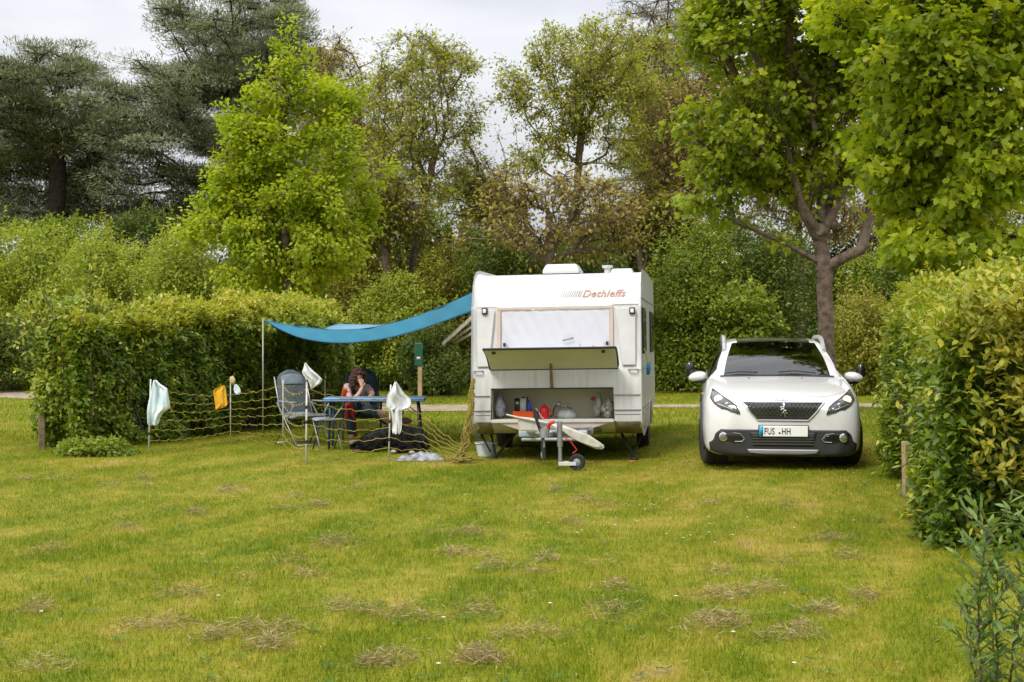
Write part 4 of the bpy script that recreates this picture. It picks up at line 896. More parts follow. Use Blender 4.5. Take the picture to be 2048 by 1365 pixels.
def bottle(mb, r, h):
    mb.lathe([(r*.9,0),(r,.01),(r,h*.68),(r*.45,h*.82),(r*.4,h*.95),(r*.42,h)], 14)
put('cleaning_bottle', 'blue cleaning bottle standing in the orange bin', 'bottle', (lx(1056), .19, FZ+.03), mat('blue_plastic', (.02,.05,.35), .35), lambda m: bottle(m, .03, .21))
put('spray_bottle', 'dark spray bottle behind the blue bottle in the bin', 'bottle', (lx(1051), .25, FZ+.03), mat('dark_blue_plastic', (.02,.03,.10), .35), lambda m: bottle(m, .026, .25))
o = put('carton', 'small white carton with a dark lid in the orange bin', 'carton', (lx(1043), .23, FZ+.02), mat('carton_white', (.6,.6,.56), .6), lambda m: m.box((0,0,.12), (.08,.06,.24)))
kid(o, 'lid', BLK, lambda m: m.lathe([(.02,0),(.02,.02)], 12, Matrix.Translation((0,0,.24))))
o = put('battery_charger', 'black box with pale display left in the orange bin', 'box', (lx(1031), .25, FZ+.02), BLK, lambda m: m.box((0,0,.115), (.075,.06,.25)))
kid(o, 'display', mat('pale_display', (.5,.52,.5), .3), lambda m: m.box((0,-.033,.18), (.04,.006,.035)))
o = put('canister', 'bright red jug beside the gas bottle', 'jug', (lx(1088), .12, FZ), mat('red_canister', (.65,.015,.02), .35), lambda m: m.lathe([(.055,0),(.06,.02),(.06,.11),(.045,.15),(.022,.165),(.022,.19)], 18))
kid(o, 'handle', mat('red_canister', (.65,.015,.02)), lambda m: m.tube([(.04,0,.13),(.085,0,.12),(.085,0,.05),(.055,0,.04)], .010, 7))
o = put('gas_bottle', 'grey-white gas bottle with a pressure regulator in the locker', 'gas bottle', (lx(1131), .25, FZ), mat('gas_bottle_grey', (.55,.56,.55), .45, var=.15, scale=12), lambda m: m.lathe([(.12,0),(.135,.02),(.135,.05),(.11,.09),(.06,.115),(.03,.12)], 24))
kid(o, 'collar', GALV, lambda m: m.tube([(.075*math.cos(a), .075*math.sin(a), .13) for a in [k*.5 for k in range(13)]], .008, 6))
kid(o, 'valve', mat('brass', (.5,.38,.15), .3, metal=.8), lambda m: (m.lathe([(.015,.11),(.015,.17),(.03,.172),(.03,.185)], 12), m.tube([(0,0,.15),(-.07,-.02,.17)], .01, 7)))
kid(o, 'regulator', SILV, lambda m: m.ell((-.10,-.02,.175), (.04,.03,.04), 12, 8))
kid(o, 'gas_hose', RUB, lambda m: m.tube([(-.13,-.02,.17),(-.17,.0,.10),(-.18,.05,.03),(-.22,.1,.01)], .008, 7))
def bag(w_, d, h, seed):
    def f(mb):
        n, m = 22, 12; vs = []
        for i in range(m+1):
            t = math.pi*i/m
            for k in range(n):
                g = 2*math.pi*k/n; q = Vector((math.sin(t)*math.cos(g), math.sin(t)*math.sin(g), math.cos(t)))
                dd = 1+.55*(float(fbm(q.x*2+seed, q.y*2, q.z*2, 7, 3))-.5)+.22*(float(vnoise(q.x*7+seed, q.y*7, q.z*7, 9))-.5)
                tp = 1-.45*max(0, q.z)
                vs.append((q.x*w_/2*dd*tp, q.y*d/2*dd*tp, max(.0, h/2+q.z*h/2*dd)))
        mb.add(vs, [(i*n+k, (i+1)*n+k, (i+1)*n+(k+1)%n, i*n+(k+1)%n) for i in range(m) for k in range(n)])
    return f
put('plastic_bag', 'grey-blue plastic bag at the left end of the locker', 'bag', (lx(996), .2, FZ), mat('bag_grey_blue', (.26,.28,.34), .3, var=.3, scale=14, bump=.4), bag(.17, .26, .33, 1))
put('plastic_bag', 'upright clear-grey bag right of the gas bottle', 'bag', (lx(1197), .24, FZ), mat('bag_clear', (.40,.39,.35), .25, var=.3, scale=20, bump=.5), bag(.13, .2, .31, 4))
put('plastic_bag', 'crumpled pale bag at the right end of the locker', 'bag', (lx(1217), .14, FZ), mat('bag_pale', (.50,.47,.42), .25, var=.45, scale=22, bump=.5), bag(.17, .22, .25, 8))
kid(cv, 'warning_sticker', mat('red_sticker', (.6,.04,.02), .5), lambda m: m.prism([(.385,.775),(.43,.81),(.475,.775),(.43,.745)], .488, .496), smooth=False)
# wheel clamp hook thing / pink strap over the sill
put('strap', 'pale pink strap hanging over the locker edge by the red jug', 'strap', (lx(1076), 0, FZ), mat('pink_strap', (.62,.33,.33), .6), lambda m: m.tube([(-.02,.02,.14),(.02,-.0,.09),(.06,-.03,.03),(.09,-.05,.01)], .010, 6))
put('brush', 'dark brush with long handle leaning out of the locker over the drawbar', 'brush', (lx(1078), -.06, FZ), BLK, lambda m: (m.tube([(0,.0,.10),(.005,-.08,.03),(.0,-.16,-.09)], [.016,.02,.018], 8)))
# the drawbar cover, long and pale with one round end
def w2l(zx, zy, D=15.75): q = lc(900+zx/4.655, 740+zy/4.655, D); return (q.x, q.z)
poly = [w2l(*q) for q in [(510,425),(620,445),(760,455),(880,485),(1000,500),(1100,530),(1200,565),(1300,600),(1385,655),(1440,690),(1440,722),(1400,732),(1330,712),(1240,680),(1140,635),(1080,590),(1035,545),(930,520),(845,540),(835,580),(635,582),(625,462),(512,436)]]
yb = lc(1100, 860, 15.75).y
# two leaves of the cover: the folded left flap and the long right tongue
def cover(mb, pl, y, th, bulge):
    n = len(pl); cx = sum(p[0] for p in pl)/n; cz = sum(p[1] for p in pl)/n
    fr = [(x, y, z) for x, z in pl]; bk = [(x, y+th, z) for x, z in pl]; ins = [(cx+(x-cx)*.86, y-bulge, cz+(z-cz)*.78) for x, z in pl]
    mb.add(fr+bk+ins, [tuple(range(2*n, 3*n)), tuple(range(2*n-1, n-1, -1))]+[(i, i+n, (i+1)%n+n, (i+1)%n) for i in range(n)]+[(2*n+i, i, (i+1)%n, 2*n+(i+1)%n) for i in range(n)])
o = tag(empty('drawbar_cover', CVM @ Vector((0, yb, .45)), (0, 0, CVR)), 'long pale grey plastic cover with round end lying across the drawbar', 'cover')
B0 = Vector((0, yb, .45))
def rel(pl): return [(x, z-.45) for x, z in pl]
tong = [w2l(*q) for q in [(930,498),(1000,500),(1100,530),(1200,565),(1300,600),(1385,655),(1440,690),(1442,715),(1420,730),(1370,727),(1300,702),(1240,680),(1140,635),(1080,590),(1035,550),(950,525)]]
flap = [w2l(*q) for q in [(618,445),(760,455),(850,478),(930,500),(930,525),(845,535),(838,580),(635,582)]]
PALE = mat('cover_pale', (.60,.57,.50), .5, var=.15, scale=9, bump=.1)
mb = MB(); cover(mb, rel(tong), 0, .03, .03); mb.build('tongue', PALE, o, angle=25)
mb = MB(); cover(mb, rel(flap), .03, .025, .01); mb.build('flap', mat('cover_grey', (.52,.49,.43), .55, var=.12, scale=8), o, angle=25)
mb = MB(); a = w2l(512, 428); b = w2l(630, 452); c = w2l(930, 500); mb.tube([(a[0], .0, a[1]-.45), (b[0], .0, b[1]-.45), (c[0], -.01, c[1]-.45)], .011, 8); mb.build('rim', PALE, o)
# wash tub
q = P(973, 890, 17.3); mb = MB(); mb.lathe([(.10,0),(.115,.01),(.145,.175),(.16,.18),(.158,.19),(.14,.188),(.105,.02)], 28)
o = mb.build('wash_tub', mat('tub_white', (.62,.66,.70), .4, var=.06), angle=30); o.location = (q.x, 17.3, 0); tag(o, 'white round wash tub behind the left corner steady', 'tub')
# blue tether on the right flank
p0 = CVM @ Vector((1.10, .25, 1.36)); 
o = tag(empty('sling_strap', CVM @ Vector((1.10, .2, 1.2)), (0, 0, CVR)), 'blue and yellow strap hung on the right flank of the caravan', 'strap')
kid(o, 'cord', mat('yellow_cord', (.55,.48,.10), .7), lambda m: m.tube([(.02,.0,.22),(.05,.1,.10),(.06,.2,.02)], .010, 6))
kid(o, 'webbing', mat('blue_web', (.02,.20,.45), .7), lambda m: (m.box((.06,.25,-.03), (.05,.16,.10), rot=(.4,0,0)), m.box((.05,.34,-.09), (.04,.07,.06))), bevel=.01)
kid(o, 'hook', GALV, lambda m: m.tube([(-.12,-.27,-.04),(-.0,-.2,-.04),(.04,.15,-.02)], .006, 5))
# ================================================================ car
CAR_Y, CAR_A = 14.2, R(-8.2)
CX = (1566-1024)/F*CAR_Y; CZ = .12
car = empty('parked_car', (CX, CAR_Y, CZ), (0, 0, CAR_A), label='white compact car parked facing the camera between caravan and hedge', cat='car')
PAINT = mat('car_white_paint', (.70,.69,.685), .28, var=.02, coat=.8); BLKG = mat('gloss_black', (.012,.012,.013), .12, coat=.5, var=.05); CLAD = mat('cladding', (.028,.028,.03), .6, var=.1, bump=.1, bscale=200)
ST = [ # y, then (x,z) for ten control points bottom centre -> top centre
 (-.005,[(0,.17),(.40,.17),(.58,.20),(.62,.36),(.60,.50),(.54,.60),(.46,.66),(.30,.695),(.20,.70),(.10,.705),(0,.706)]),
 (.05,  [(0,.155),(.48,.155),(.69,.19),(.735,.36),(.725,.52),(.68,.64),(.60,.715),(.46,.74),(.32,.75),(.15,.757),(0,.758)]),
 (.14,  [(0,.15),(.52,.15),(.77,.19),(.815,.36),(.81,.54),(.78,.68),(.71,.765),(.56,.79),(.40,.80),(.20,.81),(0,.812)]),
 (.30,  [(0,.16),(.56,.16),(.81,.20),(.855,.38),(.853,.58),(.835,.73),(.775,.825),(.62,.85),(.45,.858),(.22,.865),(0,.868)]),
 (.60,  [(0,.17),(.60,.17),(.82,.21),(.872,.40),(.872,.62),(.855,.78),(.80,.878),(.66,.912),(.48,.922),(.24,.928),(0,.93)]),
 (.95,  [(0,.18),(.62,.18),(.82,.22),(.87,.40),(.872,.64),(.858,.82),(.80,.93),(.69,.962),(.50,.972),(.25,.978),(0,.98)]),
 (1.16, [(0,.18),(.62,.18),(.81,.22),(.862,.40),(.868,.64),(.858,.84),(.80,.955),(.745,.975),(.685,.992),(.36,1.0),(0,1.004)]),
 (1.18, [(0,.18),(.62,.18),(.81,.22),(.862,.40),(.868,.64),(.858,.84),(.80,.96),(.745,.98),(.682,1.0),(.36,1.016),(0,1.022)]),
 (1.50, [(0,.18),(.62,.18),(.80,.22),(.856,.40),(.866,.64),(.858,.86),(.80,.975),(.735,1.09),(.635,1.19),(.34,1.222),(0,1.232)]),
 (1.95, [(0,.18),(.62,.18),(.80,.22),(.856,.40),(.866,.64),(.858,.87),(.80,.985),(.705,1.20),(.560,1.375),(.30,1.405),(0,1.415)]),
 (2.05, [(0,.18),(.62,.18),(.80,.22),(.856,.40),(.866,.64),(.858,.87),(.80,.987),(.70,1.215),(.565,1.395),(.30,1.428),(0,1.438)]),
 (2.5,  [(0,.18),(.62,.18),(.80,.22),(.856,.40),(.868,.64),(.86,.88),(.802,.995),(.695,1.235),(.57,1.42),(.30,1.458),(0,1.468)]),
 (3.1,  [(0,.18),(.62,.18),(.80,.22),(.858,.40),(.870,.66),(.862,.90),(.80,1.02),(.69,1.24),(.565,1.42),(.30,1.456),(0,1.466)]),
 (3.6,  [(0,.19),(.60,.19),(.79,.23),(.852,.42),(.866,.68),(.855,.92),(.79,1.05),(.675,1.23),(.55,1.39),(.29,1.425),(0,1.435)]),
 (3.92, [(0,.22),(.56,.22),(.76,.27),(.83,.45),(.845,.70),(.83,.92),(.76,1.05),(.64,1.19),(.52,1.30),(.28,1.335),(0,1.345)]),
 (4.10, [(0,.28),(.50,.28),(.68,.33),(.78,.48),(.80,.70),(.775,.88),(.70,.98),(.56,1.02),(.42,1.04),(.22,1.05),(0,1.055)]),
 (4.16, [(0,.34),(.44,.34),(.60,.38),(.68,.50),(.70,.70),(.67,.82),(.60,.88),(.45,.90),(.32,.91),(.16,.915),(0,.917)])]
def crom(a, b, c, d, t):
    return [.5*((2*q1)+(-q0+q2)*t+(2*q0-5*q1+4*q2-q3)*t*t+(-q0+3*q1-3*q2+q3)*t**3) for q0, q1, q2, q3 in zip(a, b, c, d)]
def spl(rows, sub, lin=()):
    out_ = []; n = len(rows)
    for i in range(n-1):
        for k in range(sub):
            t = k/sub
            if i in lin: out_.append([a*(1-t)+b*t for a, b in zip(rows[i], rows[i+1])])
            else: out_.append(crom(rows[max(0, i-1)], rows[i], rows[i+1], rows[min(n-1, i+2)], t))
    out_.append(list(rows[-1])); return out_
flat_ = [[y]+[c for p in pts for c in p] for y, pts in ST]
SUBY, SUBT = 6, 4
# splines broken at the windscreen foot and head so that the crease stays crisp
A_ = spl(flat_[:7], SUBY)[:-1]; B_ = spl(flat_[6:8], 2)[:-1]; C_ = spl(flat_[7:10], SUBY*2)[:-1]; D_ = spl(flat_[9:], SUBY)
rows_y = A_+B_+C_+D_; 
cr0 = len(A_)+len(B_); cr1 = cr0+len(C_)
Gc = []
for r_ in rows_y:
    y = r_[0]; pts = [(r_[1+2*i], r_[2+2*i]) for i in range(11)]; d = spl([list(p) for p in pts], SUBT); Gc.append([(max(0, p[0]), y, p[1]) for p in d])
nt_ = len(Gc[0]); full = []
for r_ in Gc: full.append([(-x, y, z) for x, y, z in r_[::-1]][:-1]+r_)     # from top centre left, round the bottom, to top centre right
nf = len(full[0]); vs = [q for r_ in full for q in r_]
def tpar(j): return abs(j-(nt_-1))/SUBT     # 0 bottom centre .. 10 top centre
WH = [(.80,.315), (3.34,.315)]
cls = {'body': [], 'windscreen': [], 'side_window': [], 'glass_roof': [], 'rear_window': []}
for i in range(len(full)-1):
    for j in range(nf-1):
        tm = (tpar(j)+tpar(j+1))/2; y = (full[i][j][1]+full[i+1][j][1])/2; z = (full[i][j][2]+full[i+1][j][2])/2; x = (full[i][j][0]+full[i+1][j][0])/2
        f = (i*nf+j, i*nf+j+1, (i+1)*nf+j+1, (i+1)*nf+j)
        if tm > 1.2 and tm < 5 and any((y-a)**2+(z-b)**2 < .36**2 for a, b in WH): continue
        if cr0 <= i < cr1 and tm > 8.24: k = 'windscreen'
        elif 1.32 < y < 3.55 and 6.12 < tm < 7.78 and not (2.33 < y < 2.43): k = 'side_window'
        elif cr1 <= i and y < 3.3 and tm > 8.5: k = 'glass_roof'
        elif 3.75 < y < 4.02 and tm > 8.5: k = 'rear_window'
        else: k = 'body'
        cls[k].append(f)
def sub_mesh(name, fl, m, parent, solid=0):
    used = sorted({a for f in fl for a in f}); mp_ = {a: n for n, a in enumerate(used)}
    mb = MB(); mb.add([vs[a] for a in used], [tuple(mp_[a] for a in f) for f in fl]); return mb.build(name, m, parent, angle=38, merge=True)
bodyf = cls['body']+[tuple(range(nf))[::-1], tuple((len(full)-1)*nf+j for j in range(nf))]
bd = sub_mesh('body', bodyf, PAINT, car)
sub_mesh('windscreen', cls['windscreen'], glass('windscreen_glass', (.30,.35,.32), refl=.10, rough=.01), car)
lft = [f for f in cls['side_window'] if vs[f[0]][0] < 0]; rgt = [f for f in cls['side_window'] if vs[f[0]][0] > 0]
for fl in (lft, rgt):
    for lo, hi in ((1, 2.38), (2.38, 4)): sub_mesh('side_window', [f for f in fl if lo < vs[f[0]][1] < hi], glass('side_glass', (.25,.28,.27)), car)
sub_mesh('glass_roof', cls['glass_roof'], mat('roof_glass', (.03,.032,.02), .12, coat=.6, var=.1), car)
sub_mesh('rear_window', cls['rear_window'], BLKG, car)
bv = BVHTree.FromPolygons([Vector(v) for v in vs], [f for k in cls for f in cls[k]]+[tuple(range(nf))[::-1]])
def proj(x, z, off):
    h = bv.ray_cast(Vector((x, -2, z)), Vector((0, 1, 0)))
    if h[0] is None: h = bv.find_nearest(Vector((x, .2, z)))
    n = h[1]; n = n if n.y < 0 else -n
    return h[0]+n*off
def patch(name, poly, m, off, nr=9, ncol=14, parent=car, th=.006):
    rows = poly_rows(poly, nr); G = [[proj(a+(b-a)*j/(ncol-1), z, off) for j in range(ncol)] for z, a, b in rows]
    mb = MB(); mb.grid(G); o = mb.build(name, m, parent, angle=60); md = o.modifiers.new('solid', 'SOLIDIFY'); md.thickness = th; md.offset = 0; return o
def outline(name, poly, m, off, r, parent=car, n=6, closed=True):
    pts = poly+[poly[0]] if closed else poly; q = []
    for a, b in zip(pts, pts[1:]):
        for k in range(n): q.append(proj(a[0]+(b[0]-a[0])*k/n, a[1]+(b[1]-a[1])*k/n, off))
    q.append(proj(*pts[-1], off)); mb = MB(); mb.tube(q, r, 6); return mb.build(name, m, parent)
def zc(x, y, s=1.0): return ((x-907)*.001242*s, 1.650-.001241*y*1.0)
mir = lambda pl: [(-x, z) for x, z in pl]
# grille
gp = [(-.445,.742),(.445,.742),(.40,.70),(.33,.615),(.27,.553),(-.27,.553),(-.33,.615),(-.40,.70)]
gr = patch('grille', gp, BLKG, .006, 12, 40)
outline('grille_frame', [(-.445,.742),(-.40,.70),(-.33,.615),(-.27,.553),(.27,.553),(.33,.615),(.40,.70),(.445,.742)], CHROME, .012, .008, gr, closed=False)
mb = MB()
for k in range(7):
    z = .722-.025*k; hw_ = np.interp(z, [.553,.615,.70,.742], [.255,.315,.385,.425]); nn = int(hw_*2/.045)
    for j in range(nn+1):
        x = -hw_+2*hw_*j/nn; a = proj(x, z, .012); mb.box(a, (.016, .012, .006))
    q = [proj(-hw_+2*hw_*j/24, z-.012+.003*(j % 2), .010) for j in range(25)]; mb.tube(q, .0035, 4)
mb.build('grille_pattern', mat('grille_grey', (.16,.16,.165), .3, metal=.8), gr)
# emblem: rearing animal as a few silver strokes
mb = MB()
for st in [[(-.005,.735),(.006,.72),(.002,.70),(.004,.675),(-.004,.65)],[(.002,.705),(-.018,.712),(-.032,.703)],[(.003,.69),(-.014,.69),(-.028,.678)],[(-.002,.655),(-.018,.635),(-.03,.612)],[(0,.655),(.014,.635),(.016,.608),(.028,.606)],[(.004,.668),(.024,.672),(.034,.655),(.03,.64)]]:
    mb.tube([proj(x+.005, z-.012, .024) for x, z in st], .0075, 6)
mb.build('emblem', CHROME, gr)
bM = Matrix.Translation(proj(-.085, .758, .004)) @ Matrix.Rotation(R(70), 4, 'X'); text('bonnet_lettering', 'PEUGEOT', .034, bM, SILV, car, ext=.001)
# number plate
pc = proj(0, .434, 0); py0 = pc.y-.032
mb = MB(); mb.box((.004, py0, .434), (.52, .016, .118)); pl_ = mb.build('number_plate', mat('plate_white', (.82,.82,.82), .35, var=.01), car, bevel=.006)
mb = MB(); mb.box((.004, py0+.006, .434), (.54, .016, .135)); mb.build('plate_holder', BLK, pl_, bevel=.006)
mb = MB(); mb.box((-.235, py0-.0095, .434), (.04, .003, .11)); mb.build('plate_band', mat('plate_blue', (.0,.35,.62), .4), pl_)
PT = mat('plate_black', (.03,.03,.035), .5)
text('plate_characters', 'FUS', .098, Matrix.Translation((-.205, py0-.0095, .400)) @ Matrix.Rotation(R(90), 4, 'X'), PT, pl_, xs_=.68, off=.012)
mb = MB(); mb.lathe([(.011,0),(.011,.003)], 12, Matrix.Translation((-.040, py0-.009, .415)) @ Matrix.Rotation(R(90), 4, 'X')); mb.build('plate_seal', PT, pl_)
text('plate_characters', 'HH', .098, Matrix.Translation((-.018, py0-.0095, .400)) @ Matrix.Rotation(R(90), 4, 'X'), PT, pl_, xs_=.68, off=.012)
# lower bumper: black cladding, air intake, fog lamps, skid plate
low = [(-.79,.30),(-.745,.325),(-.725,.40),(-.665,.45),(-.50,.448),(-.38,.43),(-.30,.44),(.30,.44),(.38,.43),(.50,.448),(.665,.45),(.725,.40),(.745,.325),(.79,.30),(.78,.20),(.60,.165),(-.60,.165),(-.78,.20)]
lb = patch('lower_bumper', low, CLAD, .008, 14, 60)
patch('air_intake', [(-.36,.425),(.36,.425),(.31,.27),(-.31,.27)], BLK, .018, 6, 24, lb)
mb = MB()
for z in (.29,.32,.35,.38): mb.tube([proj(-.33+.66*j/20, z, .026) for j in range(21)], .006, 5)
mb.build('intake_bars', mat('intake_grey', (.07,.07,.07), .3), lb)
patch('skid_plate', [(-.39,.238),(.39,.238),(.36,.185),(.13,.178),(.11,.19),(-.11,.19),(-.13,.178),(-.36,.185)], SILV, .022, 4, 30, lb)
for s_ in (-1, 1):
    pk = [(-.70,.40),(-.66,.425),(-.54,.405),(-.44,.39),(-.42,.33),(-.46,.30),(-.68,.31)]; pk = pk if s_ < 0 else mir(pk)
    fp = patch('fog_lamp_recess', pk, BLKG, .012, 6, 12, car)
    outline('recess_trim', [(s_*.54,.412),(s_*.46,.40),(s_*.415,.345),(s_*.44,.318),(s_*.52,.316)], SILV, .018, .005, fp, closed=False)
    c = proj(s_*.64, .366, .012); M_ = Matrix.Translation(c) @ Matrix.Rotation(R(90), 4, 'X')
    mb = MB(); mb.lathe([(.048,-.01),(.048,.012),(.038,.016)], 20, M_); fl_ = mb.build('fog_lamp', CHROME, car, angle=30)
    mb = MB(); mb.lathe([(.037,.010),(.030,.022),(.008,.028)], 20, M_); mb.build('lens', mat('lens_clear', (.16,.16,.15), .08, coat=.6), fl_)
    hp_ = [(318,630),(420,700),(470,730),(520,770),(545,830),(470,812),(425,785),(395,790),(330,745),(300,700)]
    hp_ = [zc(x, y, 1.03) for x, y in hp_]; hp_ = hp_ if s_ < 0 else mir(hp_)
    hd_ = patch('headlight', hp_, mat('headlight_dark', (.10,.10,.11), .15, coat=.8, var=.3, scale=30), .008, 10, 14, car)
    outline('headlight_edge', hp_, mat('headlight_edge', (.04,.04,.04), .3), .010, .005, hd_)
    for (cx_, cz_, r_, m_) in [((-.692),.765,.047,mat('headlamp_warm', (.9,.8,.5), .1, emit=((1,.78,.35), 1.1))), (-.60,.715,.026,mat('headlamp_white', (.55,.56,.58), .12, metal=.6)), (-.535,.672,.018,mat('headlamp_white', (.55,.56,.58)))]:
        c = proj(s_*-cx_ if s_ > 0 else cx_, cz_, .010); mb = MB(); mb.ell(c, (r_, .018, r_), 16, 10); mb.build('lamp_reflector', m_, hd_)
    # daylight strip
    mb = MB(); q = [proj(s_*(.70-.16*k/10), .715-.055*k/10, .014) for k in range(11)]; mb.tube(q, .007, 6); mb.build('daylight_strip', mat('headlamp_white', (.55,.56,.58)), hd_)
# bonnet shut line and wipers and washer jets
outline('bonnet_gap', [(-.70,.86),(-.62,.835),(-.48,.806),(-.2,.80),(.2,.80),(.48,.806),(.62,.835),(.70,.86)], mat('gap_grey', (.30,.30,.30), .6), .0005, .0022, closed=False)
def on(x, y, off=.01):
    h = bv.ray_cast(Vector((x, y, 3)), Vector((0, 0, -1))); return h[0]+h[1]*(off if h[1].z > 0 else -off)
mb = MB(); mb.tube([on(-.66+1.32*k/20, 1.165, .004) for k in range(21)], .014, 6); mb.build('cowl', BLK, car)
mb = MB(); mb.tube([on(-.60, 1.20, .02), on(-.45, 1.215, .022), on(-.22, 1.20, .02)], .008, 6); mb.tube([on(.02, 1.20, .02), on(.2, 1.22, .025), on(.45, 1.20, .02)], .008, 6); mb.build('wiper', BLK, car)
for x in (-.33, .28):
    mb = MB(); mb.ell(on(x, 1.0, .002), (.014, .014, .006), 8, 5); mb.build('washer_jet', BLK, car)
# roof rails
for s_ in (-1, 1):
    q = []; n_ = 20
    for k in range(n_+1):
        y = 1.76+1.8*k/n_; x = s_*.60; h = bv.ray_cast(Vector((x*.97, y, 3)), Vector((0, 0, -1))); u = k/n_; q.append((x, y, h[0].z+.06*min(1, min(u, 1-u)*4)))
    mb = MB(); mb.tube(q, .027, 8); mb.build('roof_rail', mat('rail_silver', (.55,.55,.56), .35, metal=.4), car)
# mirrors (body-coloured) and the black towing mirrors clipped to them
for s_ in (-1, 1):
    c = Vector((s_*.925, 1.50, .985))
    mb = MB(); mb.ell((0,0,0), (.115,.085,.062), 18, 12); M_ = Matrix.Translation(c) @ Matrix.Rotation(s_*R(12), 4, 'Y')
    for k in range(len(mb.v)): mb.v[k] = tuple(M_ @ Vector(mb.v[k]))
    w_ = mb.build('wing_mirror', PAINT, car)
    mb = MB(); mb.tube([(s_*.82,1.50,.93),(s_*.90,1.50,.945)], [.03,.045], 8); mb.ell((s_*.91,1.505,.935), (.09,.07,.035), 14, 8); mb.build('mirror_base', BLK, w_)
    mb = MB(); mb.ell((s_*1.02,1.58,1.075 if s_ < 0 else 1.055), (.055,.04,.092), 16, 12); w2 = mb.build('towing_mirror', BLKG, car)
    mb = MB(); mb.tube([(s_*1.01,1.57,1.06),(s_*.86,1.56,1.05)], .009, 6); mb.tube([(s_*.90,1.56,1.05),(s_*.90,1.53,1.0)], .010, 6); mb.build('mirror_arm', BLK, w2)
# wheels
for yi, (wy, wz) in enumerate(WH):
    for s_ in (-1, 1):
        steer = R(9) if yi == 0 else 0
        M_ = Matrix.Translation((s_*.765, wy, wz-.0)) @ Matrix.Rotation(steer, 4, 'Z') @ Matrix.Rotation(R(90)*s_, 4, 'Y')
        mb = MB(); mb.lathe([(.20,-.09),(.29,-.105),(.318,-.085),(.325,-.03),(.325,.03),(.318,.085),(.29,.105),(.215,.10)], 40, M_); wh = mb.build('wheel', RUB, car, angle=30)
        mb = MB(); mb.lathe([(.225,-.02),(.225,.095),(.205,.098),(.20,.03),(.03,.03)], 30, M_)
        for k in range(5):
            g = k*2*math.pi/5
            for dg in (-.16, .16):
                mb.tube([M_ @ Vector((.03*math.cos(g), .03*math.sin(g), .075)), M_ @ Vector((.205*math.cos(g+dg), .205*math.sin(g+dg), .085))], [.02,.014], 5)
        mb.lathe([(.04,.06),(.04,.095),(.02,.1)], 14, M_); mb.build('rim', mat('dark_alloy', (.16,.16,.17), .3, metal=.7), wh, angle=30)
        mb = MB(); ar = [(s_*(.862), wy+.375*math.cos(R(a)), wz+.375*math.sin(R(a))) for a in range(-18, 199, 9)]
        qi = []
        for p in ar:
            h = bv.ray_cast(Vector((s_*2, p[1], p[2])), Vector((-s_, 0, 0))); qi.append(((h[0].x if h[0] else p[0]), p[1], p[2]))
        mb.tube(qi, .032, 6); mb.build('wheel_arch', CLAD, car)
        mb = MB(); mb.lathe([(.37,-.12),(.37,.02)], 24, Matrix.Translation((s_*.70, wy, wz)) @ Matrix.Rotation(R(90)*s_, 4, 'Y')); mb.build('wheel_well', BLK, car)
for s_ in (-1, 1):
    mb = MB(); mb.box((s_*.85, 2.07, .26), (.05, 1.75, .14)); mb.build('sill_cladding', CLAD, car, bevel=.02)
    for y in (1.72, 2.72):
        mb = MB(); mb.box((s_*.878, y+.42, .90), (.03, .16, .03)); mb.build('door_handle', PAINT, car, bevel=.01)
    mb = MB()
    mb.box((s_*.868, .93, .80), (.02, .05, .03)); mb.build('side_indicator', mat('amber', (.6,.3,.05), .3), car)
# cabin
FAB = mat('seat_fabric', (.03,.03,.032), .9, var=.2)
mb = MB(); mb.box((0, 1.45, .93), (1.45, .55, .10)); mb.box((0, 1.5, .75), (1.4, .3, .3)); mb.build('dashboard', FAB, car, bevel=.04)
for x in (-.36, .36):
    mb = MB(); mb.box((x, 2.45, .80), (.46, .14, .62), rot=(R(-12), 0, 0)); mb.box((x, 2.15, .50), (.48, .5, .16)); st_ = mb.build('front_seat', FAB, car, bevel=.05)
    mb = MB(); mb.box((x, 2.54, 1.22), (.24, .10, .17)); mb.build('headrest', FAB, st_, bevel=.04)
mb = MB(); mb.box((0, 3.3, .75), (1.25, .16, .62)); mb.build('rear_seat', FAB, car, bevel=.05)
mb = MB(); c = Vector((.36, 1.82, .98)); mb.tube([c+Vector((.17*math.cos(k*.35), .06*math.sin(k*.35), .16*math.sin(k*.35))) for k in range(19)], .014, 8); mb.box(c, (.10,.04,.08)); mb.box(c, (.30,.02,.03)); mb.build('steering_wheel', BLK, car)
mb = MB(); mb.box((0, 1.98, 1.30), (.24, .03, .06)); mb.build('inside_mirror', BLK, car, bevel=.015)
mb = MB(); mb.box((0, 2.2, .30), (1.2, 2.9, .04)); mb.build('floor_pan', BLK, car)
mb = MB(); mb.box(tuple(proj(-.60, 1.03, -.012)), (.05, .004, .05)); mb.build('green_sticker', mat('sticker_green', (.05,.4,.3), .5), car)
